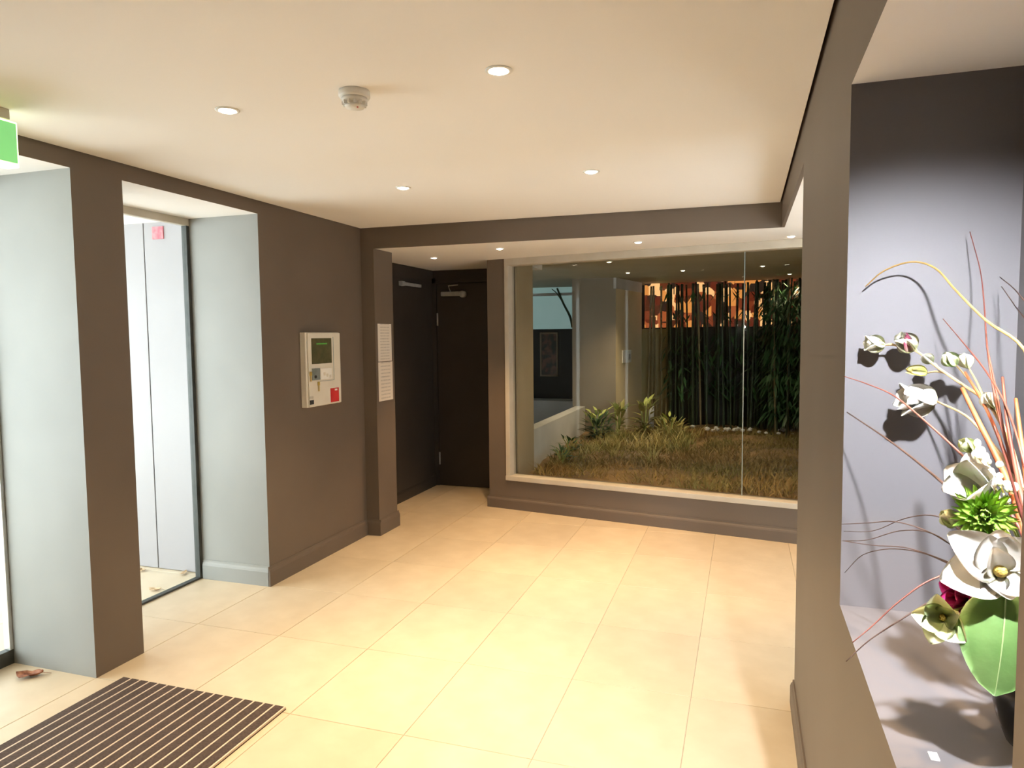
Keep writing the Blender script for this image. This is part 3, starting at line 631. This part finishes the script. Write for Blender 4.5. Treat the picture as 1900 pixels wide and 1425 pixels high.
# bamboo
def culm_mesh(name, h, rad, seed, m):
    r = random.Random(seed); prof = []; z = 0
    while z < h:
        seg = r.uniform(0.16, 0.24)
        prof += [(rad, z+0.004), (rad*0.96, min(h, z+seg*0.5)), (rad, min(h, z+seg-0.012)), (rad*1.18, min(h, z+seg-0.004))]; z += seg
    prof = [(0, 0)] + prof + [(0, prof[-1][1])]
    bm = lathe(B(), prof, (0, 0, 0), 7); me = bpy.data.meshes.new(name); bm.to_mesh(me); bm.free(); me.materials.append(MATS[m])
    for p in me.polygons: p.use_smooth = True
    return me
culms = [culm_mesh('culm', 1.98, rr, i, m) for i, (rr, m) in enumerate(((0.016, 'bamboo'), (0.020, 'bamboo'), (0.012, 'bamboo'), (0.014, 'bamboo_tan')))]
def foliage_mesh(name, n, h0, h1, rad, seed, lm='bamboo_leaf'):
    r = random.Random(seed); bm = B()
    for _ in range(n):
        z = r.uniform(h0, h1); a = r.uniform(0, 6.283); L = r.uniform(0.12, 0.24); d = r.uniform(0.01, rad)
        p = Vector((math.cos(a)*d, math.sin(a)*d, z)); dr = Vector((math.cos(a)*0.7, math.sin(a)*0.7, -r.uniform(0.3, 1.4))).normalized()
        s = dr.cross(Vector((0, 0, 1))).normalized()*L*0.09
        v = [bm.verts.new(q) for q in (p, p+dr*L*0.35+s, p+dr*L, p+dr*L*0.35-s)]; bm.faces.new(v)
    me = bpy.data.meshes.new(name); bm.to_mesh(me); bm.free(); me.materials.append(MATS[lm]); return me
fols = [foliage_mesh('foliage', 14, 0.5, 1.3, 0.10, 1), foliage_mesh('foliage', 90, 0.25, 1.95, 0.16, 2), foliage_mesh('foliage', 10, 0.9, 1.9, 0.09, 3)]
rb = random.Random(5)
for i in range(58):
    if i < 36: x = 1.84+(3.6-1.84)*(i+rb.uniform(-0.45, 0.45))/36; y = rb.uniform(9.72, 10.08)
    elif i < 41: x = 1.52+0.065*(i-36); y = 10.08
    else: x = rb.uniform(3.08, 3.60); y = rb.uniform(9.1, 9.8)
    t = empty('bamboo_plant', (x, y, CG-0.04), '', 'bamboo')
    if i < 36: t['label'], t['group'] = 'slender dark bamboo culm in the row before the black screen', 'bamboo row before the black screen'
    elif i < 41: t['label'], t['group'] = 'thin tan bamboo culm against the olive screen', 'tan bamboo culms before the olive screen'
    else: t['label'], t['group'] = 'leafy green bamboo culm in the dense clump at the right of the courtyard', 'leafy bamboo clump on the right'
    t.rotation_euler = (rb.uniform(-.02, .02), rb.uniform(-.03, .03), rb.uniform(0, 6.28))
    tan = 36 <= i < 41
    parts = [('culm', culms[3] if tan or rb.random() < 0.08 else culms[i % 3])]
    if i >= 41: parts.append(('foliage', fols[1]))
    elif not tan: parts.append(('foliage', fols[2 if i % 2 else 0]))
    for nm, me in parts:
        o = bpy.data.objects.new(nm, me); COL.objects.link(o); o.parent = t
        if nm == 'foliage': o['kind'] = 'stuff'

# ================================================================== flower arrangement in the niche
VX, VY = 3.268, 1.215
MOUTH = Vector((VX, VY, 1.135)); DEEP = Vector((VX, VY, 1.06))
prof = [(0, 0.0), (0.044, 0.0), (0.048, 0.004), (0.060, 0.035), (0.070, 0.075), (0.071, 0.105), (0.062, 0.145), (0.045, 0.175), (0.036, 0.188), (0.038, 0.200), (0.034, 0.200), (0.032, 0.188), (0.04, 0.172), (0.056, 0.14), (0.064, 0.105), (0.05, 0.03), (0, 0.02)]
vz = empty('flower_vase', (VX, VY, NZ0), 'glossy black rounded vase standing on the niche shelf', 'vase')
finish('body', lathe(B(), prof, (VX, VY, NZ0), 32), 'vase_black', vz, True)
finish('paper_scrap', bx(3.10, 3.112, 1.13, 1.15, NZ0, NZ0+0.002), 'white_plastic', None)
o = bpy.data.objects['paper_scrap']; tag(o, 'tiny white scrap lying on the niche shelf beside the vase', 'scrap')

def stem_tail(pts, jit=0.012, seed=0):
    r = random.Random(seed); j = Vector((r.uniform(-jit, jit), r.uniform(-jit, jit), 0))
    return [Vector(p) for p in pts] + [MOUTH+j, DEEP+j*0.5]
TW_ = {
'arch': [[3.083, 1.715, 1.664], [3.115, 1.694, 1.695], [3.162, 1.674, 1.71], [3.199, 1.64, 1.693], [3.224, 1.58, 1.642], [3.259, 1.52, 1.583], [3.295, 1.442, 1.532], [3.297, 1.356, 1.435], [3.279, 1.27, 1.327]],
'tall': [[3.274, 1.7, 1.77], [3.281, 1.65, 1.688], [3.276, 1.6, 1.621], [3.264, 1.525, 1.528], [3.261, 1.45, 1.425], [3.26, 1.36, 1.335], [3.253, 1.27, 1.258]],
't3': [[3.221, 1.66, 1.59], [3.236, 1.56, 1.538], [3.245, 1.46, 1.491], [3.249, 1.36, 1.434], [3.247, 1.26, 1.344]],
't4': [[3.018, 1.5, 1.479], [3.053, 1.453, 1.467], [3.09, 1.407, 1.449], [3.132, 1.36, 1.408], [3.178, 1.313, 1.357], [3.211, 1.267, 1.307], [3.234, 1.22, 1.253]],
't6': [[3.045, 1.66, 1.392], [3.1, 1.56, 1.355], [3.138, 1.46, 1.325], [3.167, 1.36, 1.297], [3.211, 1.26, 1.249]],
'r1': [[3.198, 1.42, 1.464], [3.21, 1.37, 1.413], [3.225, 1.32, 1.358], [3.234, 1.27, 1.308], [3.237, 1.22, 1.254]],
'r2': [[3.258, 1.42, 1.484], [3.247, 1.353, 1.416], [3.241, 1.287, 1.347], [3.236, 1.22, 1.286]],
'r3': [[3.257, 1.35, 1.453], [3.251, 1.307, 1.405], [3.247, 1.263, 1.343], [3.243, 1.22, 1.27]],
'r4': [[3.184, 1.2, 1.425], [3.2, 1.2, 1.377], [3.215, 1.2, 1.322], [3.23, 1.2, 1.267]],
'r5': [[3.255, 1.5, 1.539], [3.253, 1.435, 1.464], [3.248, 1.37, 1.396], [3.248, 1.305, 1.318], [3.243, 1.24, 1.265]],
'r6': [[3.235, 1.55, 1.486], [3.251, 1.472, 1.422], [3.261, 1.395, 1.347], [3.26, 1.318, 1.29], [3.248, 1.24, 1.257]],
'g1': [[3.014, 1.45, 1.199], [3.051, 1.404, 1.216], [3.086, 1.358, 1.233], [3.126, 1.312, 1.232], [3.162, 1.266, 1.217], [3.201, 1.22, 1.201]],
'g2': [[3.039, 1.62, 1.141], [3.083, 1.544, 1.166], [3.125, 1.468, 1.214], [3.16, 1.392, 1.239], [3.19, 1.316, 1.223], [3.214, 1.24, 1.195]],
'g3': [[3.028, 1.55, 1.139], [3.065, 1.488, 1.162], [3.108, 1.426, 1.2], [3.146, 1.364, 1.215], [3.179, 1.302, 1.199], [3.215, 1.24, 1.179]],
'g4': [[3.022, 1.5, 1.153], [3.067, 1.444, 1.164], [3.11, 1.388, 1.18], [3.148, 1.332, 1.182], [3.181, 1.276, 1.18], [3.216, 1.22, 1.177]],
'g5': [[3.048, 1.66, 1.039], [3.07, 1.58, 1.104], [3.105, 1.5, 1.144], [3.143, 1.42, 1.164], [3.174, 1.34, 1.168], [3.221, 1.26, 1.164]],
'd1': [[2.991, 1.12, 1.105], [3.02, 1.136, 1.128], [3.058, 1.152, 1.164], [3.103, 1.168, 1.196], [3.156, 1.184, 1.208], [3.209, 1.2, 1.192]],
'd2': [[2.988, 1.16, 1.057], [3.019, 1.168, 1.09], [3.064, 1.176, 1.126], [3.108, 1.184, 1.158], [3.159, 1.192, 1.181], [3.209, 1.2, 1.183]],
'up5': [[3.334, 1.7, 1.655], [3.319, 1.567, 1.609], [3.303, 1.433, 1.558], [3.278, 1.3, 1.441]],
'up6': [[3.319, 1.66, 1.672], [3.314, 1.54, 1.633], [3.302, 1.42, 1.576], [3.282, 1.3, 1.441]],
}
SPEC = {  # material, thin end, thick end, name, label
'arch': ('twig_gold', .0014, .0040, 'curved_twig', 'golden-brown twig arching over the top left of the flowers'),
'tall': ('twig_red', .0008, .0028, 'upright_twig', 'tallest thin reddish twig rising straight up from the bouquet'),
't3': ('twig_red', .0008, .0026, 'upright_twig', 'thin reddish twig slanting up just right of the small green bud'),
't4': ('twig_red', .0009, .0032, 'slanting_twig', 'reddish-brown twig crossing in front of the open white magnolia bud'),
't6': ('twig_brown', .0012, .0038, 'slanting_twig', 'lowest dark brown twig slanting up left behind the upper magnolia'),
'r1': ('twig_rust', .0036, .0078, 'rust_stem', 'thick rust-orange stem at the left of the stem cluster'),
'r2': ('twig_red', .0022, .0054, 'rust_stem', 'dark red stem rising at the right behind the pale berries'),
'r3': ('twig_rust', .0026, .0062, 'rust_stem', 'rust-orange stem at the far right edge of the bouquet'),
'r4': ('twig_red', .0010, .0040, 'rust_stem', 'short dark red stem in front of the pale berry cluster'),
'r5': ('twig_red', .0012, .0040, 'rust_stem', 'slim red stem standing behind the thick rust-orange stem'),
'r6': ('twig_rust', .0022, .0058, 'rust_stem', 'slim rust stem leaning left beside the pale round bud'),
'g1': ('twig_brown', .0006, .0018, 'grass_stalk', 'topmost dry stalk sweeping left at the height of the green flower'),
'g2': ('twig_brown', .0006, .0018, 'grass_stalk', 'wavy dry stalk rising to the small pale bud'),
'g3': ('twig_brown', .0006, .0018, 'grass_stalk', 'dark dry stalk with a low hump, middle of the left sweep'),
'g4': ('twig_brown', .0006, .0020, 'grass_stalk', 'nearly level dry stalk sweeping left above the magnolia petal'),
'g5': ('twig_brown', .0006, .0020, 'grass_stalk', 'lowest dry stalk of the left sweep, drooping at its tip'),
'd1': ('twig_red', .0007, .0022, 'drooping_twig', 'red twig drooping left over the niche edge, upper of two'),
'd2': ('twig_brown', .0007, .0022, 'drooping_twig', 'brown twig drooping left over the niche edge, lower of two'),
'up5': ('twig_brown', .0008, .0024, 'upright_twig', 'dark twig leaning left near the niche corner, lower of two'),
'up6': ('twig_brown', .0008, .0024, 'upright_twig', 'dark twig leaning left near the niche corner, upper of two'),
}
for i, (k, pts) in enumerate(TW_.items()):
    m, r0, r1, nm, lab = SPEC[k]
    tag(finish(nm, tube(B(), stem_tail(pts, 0.014, i), r0, r1, 6, 5), m, None, True), lab, 'twig', 'twigs and stalks in the vase')

def petal_mesh(name, L, Wd, m, cup=0.5, curl=0.0, nu=10, nv=4, tip=1.0, wave=0.0, power=0.75):
    bm = B(); g_ = []
    for i in range(nu+1):
        t_ = i/nu; wv = Wd*max(0.03, math.sin(math.pi*min(0.998, 0.05+0.948*t_**power)))**(0.62*tip)
        row = []
        for j in range(-nv, nv+1):
            q = j/nv; row.append(bm.verts.new((q*wv, t_*L, cup*(q*q)*wv + cup*0.55*L*t_*t_*0.6 - curl*L*max(0, t_-0.55)**2*3 + wave*L*math.sin(6*t_+4*q))))
        g_.append(row)
    for a, b in zip(g_, g_[1:]):
        for j in range(2*nv): bm.faces.new((a[j], a[j+1], b[j+1], b[j]))
    bmesh.ops.solidify(bm, geom=bm.faces[:], thickness=0.0007)
    bmesh.ops.recalc_face_normals(bm, faces=bm.faces)
    me = bpy.data.meshes.new(name); bm.to_mesh(me); bm.free(); me.materials.append(MATS[m])
    for p in me.polygons: p.use_smooth = True
    return me
def frame_of(axis, roll=0.0):
    """matrix whose +Z is the flower axis"""
    return Vector(axis).normalized().to_track_quat('Z', 'Y').to_matrix().to_4x4() @ Matrix.Rotation(roll, 4, 'Z')
def add_petal(root, me, F, phi, opening, name='petal', base=(0, 0, 0), scale=1.0, label=None):
    """opening 0 = closed along the axis, 90 = flat out"""
    o = bpy.data.objects.new(name, me); COL.objects.link(o); o.parent = root
    o.matrix_local = F @ Matrix.Translation(base) @ Matrix.Rotation(phi, 4, 'Z') @ Matrix.Rotation(math.radians(90-opening), 4, 'X') @ Matrix.Scale(scale, 4)
    if label: o['label'] = label
    return o
def flower(name, pos, axis, label, petals, stem_pts, stem_mat='stem_tan', sr=(.0022, .0034), heart=None, roll=0.0, cat='flower'):
    t = empty(name, pos, label, cat, 'blooms and buds in the vase')
    F = frame_of(axis, roll)
    for me, phi, op, sc in petals: add_petal(t, me, F, math.radians(phi), op, scale=sc)
    if heart:
        r, h, m = heart
        bm = lathe(B(), [(0, 0), (r*0.7, h*0.1), (r, h*0.45), (r*0.7, h*0.85), (0, h)], (0, 0, 0), 12, F); bmesh.ops.translate(bm, verts=bm.verts, vec=pos); finish('heart', bm, m, t, True)
    if stem_pts is not None: finish('stem', tube(B(), [Vector(pos)] + [Vector(p) for p in stem_pts], sr[0], sr[1], 6, 5), stem_mat, t, True)
    return t
pw_big = petal_mesh('petal', 0.084, 0.036, 'petal_white', 0.32, 0.15)
pw_wide = petal_mesh('petal', 0.074, 0.038, 'petal_white', 0.5, 0.0)
pw_mid = petal_mesh('petal', 0.076, 0.028, 'petal_white', 0.6, 0.1)
pc = petal_mesh('petal', 0.038, 0.018, 'petal_cream', 0.7, 0.0)
pg = petal_mesh('petal', 0.044, 0.021, 'petal_pale_green', 0.6, 0.2)
pm = petal_mesh('petal', 0.042, 0.016, 'petal_magenta', 0.6, 0.15)
pp = petal_mesh('petal', 0.036, 0.014, 'petal_plum', 0.7, 0.0)
py_ = petal_mesh('petal', 0.026, 0.008, 'petal_yellow', 0.8, 0.0)
pgs = petal_mesh('petal', 0.027, 0.013, 'petal_pale_green', 0.9, 0.0)
V_ = Vector
# large open magnolia
flower('magnolia_flower', (3.176, 1.130, 1.226), (-0.08, -0.80, 0.42), 'largest open white magnolia, facing out above the big green leaf',
       [(pw_mid, 60, 68, 1.15), (pw_big, 108, 72, 1.0), (pw_wide, 5, 62, 0.86), (pw_wide, -55, 66, 0.95), (pw_wide, -115, 68, 0.8), (pw_mid, 150, 80, 0.62), (pw_wide, 190, 70, 0.62), (pw_mid, 28, 40, 0.7)],
       [(3.205, 1.16, 1.20), (3.235, 1.19, 1.17), MOUTH, DEEP], heart=(0.009, 0.020, 'stamen'))
# upper white magnolia
flower('magnolia_flower', (3.200, 1.27, 1.308), (-0.70, -0.45, 0.45), 'upper white magnolia behind the spiky green bloom, opening left',
       [(pw_wide, 0, 34, 0.95), (pw_wide, 72, 40, 0.95), (pw_wide, 144, 38, 0.95), (pw_wide, 216, 42, 0.95), (pw_mid, 288, 48, 0.95), (pw_mid, 30, 62, 0.9)],
       [(3.215, 1.25, 1.27), (3.24, 1.23, 1.2), MOUTH, DEEP], heart=(0.007, 0.016, 'stamen'))
# half-open white bud
flower('magnolia_bud', (3.212, 1.650, 1.420), (-0.90, -0.10, 0.10), 'half-open white magnolia bud pointing left on a pale stem',
       [(pw_mid, 0, 30, 1.05), (pw_wide, 70, 26, 1.0), (pw_mid, 140, 26, 1.05), (pw_wide, 210, 30, 1.05), (pw_mid, 285, 32, 1.05), (pw_mid, 180, 40, 0.95), (pgs, 40, 30, 1.0), (pgs, 220, 34, 1.0)],
       [(3.240, 1.56, 1.402), (3.250, 1.47, 1.374), (3.247, 1.335, 1.339), (3.237, 1.22, 1.27), MOUTH, DEEP])
# branch with buds
br = empty('budding_branch', (3.094, 1.64, 1.537), 'pale magnolia branch at the upper left carrying plum and green buds', 'branch', 'blooms and buds in the vase')
finish('stem', tube(B(), stem_tail([[3.115, 1.693, 1.536], [3.138, 1.688, 1.536], [3.178, 1.68, 1.523], [3.207, 1.63, 1.491], [3.243, 1.58, 1.457], [3.258, 1.5, 1.434], [3.265, 1.42, 1.39], [3.259, 1.33, 1.331], [3.247, 1.24, 1.265]], 0.01, 90), .0022, .0046), 'stem_tan', br, True)
def bud(pos, axis, petals, label, foot=None):
    b_ = bpy.data.objects.new('bud', None); COL.objects.link(b_); b_.parent = br; b_.location = V_(pos)-br.location; b_.empty_display_size = 0.02
    b_['label'] = label; F = frame_of(axis)
    for me, phi, op, sc in petals: add_petal(b_, me, F, math.radians(phi), op, scale=sc)
    if foot is not None: finish('twig', tube(B(), [V_(pos), (V_(pos)+V_(foot))/2+V_((0, 0, 0.003)), V_(foot)], .0016, .0024), 'stem_tan', b_, True)
bud((3.120, 1.69, 1.536), (-0.9, -0.15, 0.12), [(pc, 0, 34, 1.15), (pc, 90, 26, 1.1), (pc, 180, 36, 1.1), (pc, 270, 30, 1.1), (pp, 60, 38, 0.85), (pp, 130, 34, 0.8), (pgs, 240, 55, 0.9)], 'white bud with plum sepal at the branch tip', (3.138, 1.688, 1.536))
bud((3.175, 1.678, 1.526), (-0.72, -0.25, 0.6), [(pc, 0, 28, 1.25), (pc, 90, 26, 1.25), (pc, 180, 28, 1.25), (pc, 270, 26, 1.2), (pp, 300, 34, 1.2), (pp, 340, 36, 1.15)], 'white bud with plum sepals', (3.18, 1.678, 1.521))
bud((3.203, 1.655, 1.498), (-0.6, -0.2, 0.55), [(pc, 0, 14, 0.7), (pc, 120, 14, 0.7), (pc, 240, 14, 0.7)], 'small tan bud', (3.207, 1.632, 1.492))
bud((3.240, 1.63, 1.495), (-0.7, -0.1, 0.75), [(pgs, 0, 26, 1.2), (pgs, 90, 26, 1.2), (pgs, 180, 26, 1.2), (pgs, 270, 26, 1.2)], 'small green bud', (3.256, 1.53, 1.443))
bud((3.260, 1.62, 1.490), (-0.4, -0.1, 0.8), [(pc, 0, 24, 0.85), (pc, 120, 24, 0.85), (pc, 240, 24, 0.85)], 'small cream bud', (3.258, 1.51, 1.437))
bud((3.194, 1.655, 1.479), (-1, -0.1, 0.12), [(py_, 0, 10, 1.5), (py_, 120, 10, 1.5), (py_, 240, 10, 1.5)], 'pointed yellow bud', (3.219, 1.615, 1.480))
bud((3.266, 1.48, 1.424), (-0.5, -0.2, 0.7), [(pc, 0, 18, 0.9), (pc, 120, 18, 0.9), (pc, 240, 18, 0.9)], 'pale round bud at a fork', None)
# spiky green bloom
mum = empty('green_chrysanthemum', (3.184, 1.235, 1.282), 'spiky lime-green chrysanthemum between the two white magnolias', 'flower', 'blooms and buds in the vase')
ray = petal_mesh('petal', 0.043, 0.0055, 'mum_green', 0.5, -0.25, 5, 1, 1.6)
F = frame_of((-0.15, -0.85, 0.25)); k = 0
for ring, (op, nn, sc) in enumerate(((6, 6, 0.75), (24, 12, 0.85), (42, 16, 1.0), (60, 20, 1.08), (78, 22, 1.12), (98, 20, 1.05))):
    for j in range(nn):
        add_petal(mum, ray, F, 2*math.pi*(j+0.5*(ring % 2))/nn+random.uniform(-.08, .08), op+random.uniform(-5, 5), scale=sc*random.uniform(0.9, 1.1))
finish('stem', tube(B(), [(3.184, 1.238, 1.28), (3.205, 1.23, 1.24), MOUTH, DEEP], .003, .003), 'stem_green', mum, True)
# smaller blooms
flower('pale_bud', (3.166, 1.295, 1.250), (-0.75, -0.2, 0.65), 'small pale round bud left of the spiky green bloom', [(pgs, 0, 24, 1.15), (pgs, 90, 26, 1.15), (pc, 180, 26, 0.85), (pgs, 270, 26, 1.15)], [(3.185, 1.28, 1.235), (3.22, 1.24, 1.19), MOUTH, DEEP], 'stem_green')
flower('hellebore_flower', (3.112, 1.14, 1.150), (-0.35, -0.85, 0.15), 'pale green hellebore flower hanging lowest at the left', [(pg, 10, 62, 0.95), (pg, 90, 60, 1.0), (pg, 165, 66, 1.0), (pg, 235, 64, 1.05), (pg, 305, 55, 0.8)], [(3.14, 1.165, 1.157), (3.19, 1.19, 1.165), (3.24, 1.21, 1.16), MOUTH, DEEP], 'stem_green', (.0018, .0026), (0.005, 0.008, 'stamen'))
flower('magenta_flower', (3.155, 1.185, 1.168), (-0.7, -0.6, 0.1), 'deep magenta flower under the large magnolia', [(pm, a, op, 1.0) for a, op in ((0, 40), (60, 55), (120, 45), (180, 60), (240, 50), (300, 55), (30, 20), (150, 22), (270, 20))], [(3.19, 1.195, 1.165), (3.235, 1.21, 1.155), MOUTH, DEEP], 'stem_green')
# pale berry sprig
bs = empty('berry_sprig', (3.19, 1.225, 1.36), 'cluster of pale cream berries between the rust stems', 'berries', 'blooms and buds in the vase')
finish('stem', tube(B(), [(3.18, 1.30, 1.385), (3.198, 1.285, 1.36), (3.215, 1.265, 1.322), (3.23, 1.24, 1.26), MOUTH, DEEP], .001, .0024), 'stem_green', bs, True)
rbq = random.Random(8); bmb = B(); bmesh.ops.create_icosphere(bmb, subdivisions=2, radius=0.0055); meb = bpy.data.meshes.new('berry'); bmb.to_mesh(meb); bmb.free(); meb.materials.append(MATS['petal_cream'])
for p in meb.polygons: p.use_smooth = True
for k in range(30):
    f = rbq.random(); p = V_((3.185, 1.30, 1.380)).lerp(V_((3.218, 1.245, 1.312)), f)+V_((rbq.gauss(0, .006), rbq.uniform(-.014, .002), rbq.gauss(0, .007)))
    o = bpy.data.objects.new('berry', meb); COL.objects.link(o); o.parent = bs; o.location = p-bs.location; o.scale = (1, 1, rbq.uniform(1.0, 1.6))
bq = flower('green_bud', (3.184, 1.30, 1.372), (-0.6, -0.4, 0.6), 'yellow-green bud at the tip of the pale berry cluster', [(pgs, 0, 30, 0.95), (pgs, 90, 34, 0.95), (py_, 180, 34, 0.8), (pgs, 270, 30, 0.95)], [(3.20, 1.285, 1.345), (3.225, 1.25, 1.27), MOUTH, DEEP], 'stem_green', (.0012, .0022))
# leaves
def broad_leaf(name, base, tip, width, normal, label, m='leaf_big', droop=0.12, vein=True, stem=True):
    base = V_(base); tip = V_(tip); L = (tip-base).length; yv = (tip-base).normalized(); zv = V_(normal); zv = (zv-yv*zv.dot(yv)).normalized(); xv = yv.cross(zv)
    Mx = Matrix((xv, yv, zv)).transposed().to_4x4(); Mx.translation = base
    t = empty(name, base, label, 'leaf', 'leaves in the vase')
    bm = B(); nu, nv = 12, 4; g_ = []
    for i in range(nu+1):
        t_ = i/nu; wv = width*(math.sin(math.pi*min(0.995, 0.06+0.935*t_**0.80))**0.62 if t_ < 0.93 else math.sin(math.pi*min(0.995, 0.06+0.935*t_**0.80))**0.62*(0.45))
        g_.append([bm.verts.new((q/nv*wv, t_*L, -0.18*wv*abs(q/nv)**1.6+droop*L*math.sin(math.pi*t_)*0.6)) for q in range(-nv, nv+1)])
    for a, b in zip(g_, g_[1:]):
        for j in range(2*nv): bm.faces.new((a[j], a[j+1], b[j+1], b[j]))
    bmesh.ops.solidify(bm, geom=bm.faces[:], thickness=0.0008)
    bmesh.ops.transform(bm, matrix=Mx, verts=bm.verts); bl = finish('blade', bm, m, t, True)
    if vein:
        bm = B(); P_ = [Mx @ V_((0, L*i/10, droop*L*math.sin(math.pi*i/10)*0.6+0.0006)) for i in range(11)]
        tube(bm, P_, .0011, .0005, 5, 2)
        finish('midrib', bm, 'leaf_vein', bl)
    if stem: finish('stalk', tube(B(), [base, (base+MOUTH)/2+V_((0, -0.01, 0.012)), MOUTH, DEEP], .0018, .0024), 'stem_green', t, True)
    return t
broad_leaf('broad_leaf', (3.182, 1.118, 1.200), (3.164, 1.088, 1.066), 0.052, (-0.12, -1, 0.10), 'large glossy oval green leaf hanging over the front of the vase')
broad_leaf('broad_leaf', (3.215, 1.165, 1.178), (3.150, 1.125, 1.135), 0.020, (-0.1, -0.6, 0.9), 'yellow-edged leaf tucked above the large hanging leaf', 'stem_green')
broad_leaf('broad_leaf', (3.19, 1.20, 1.185), (3.145, 1.16, 1.150), 0.012, (-0.1, -0.8, 0.6), 'small dark green leaf beside the magenta flower', 'leaf_dark')
broad_leaf('broad_leaf', (3.235, 1.19, 1.20), (3.215, 1.14, 1.270), 0.022, (-0.3, -1, 0.1), 'dark green leaf behind the large magnolia', 'leaf_dark')
broad_leaf('broad_leaf', (3.225, 1.20, 1.19), (3.195, 1.15, 1.245), 0.02, (-0.2, -1, -0.1), 'mid green leaf between magnolia and green bloom', 'leaf_big')
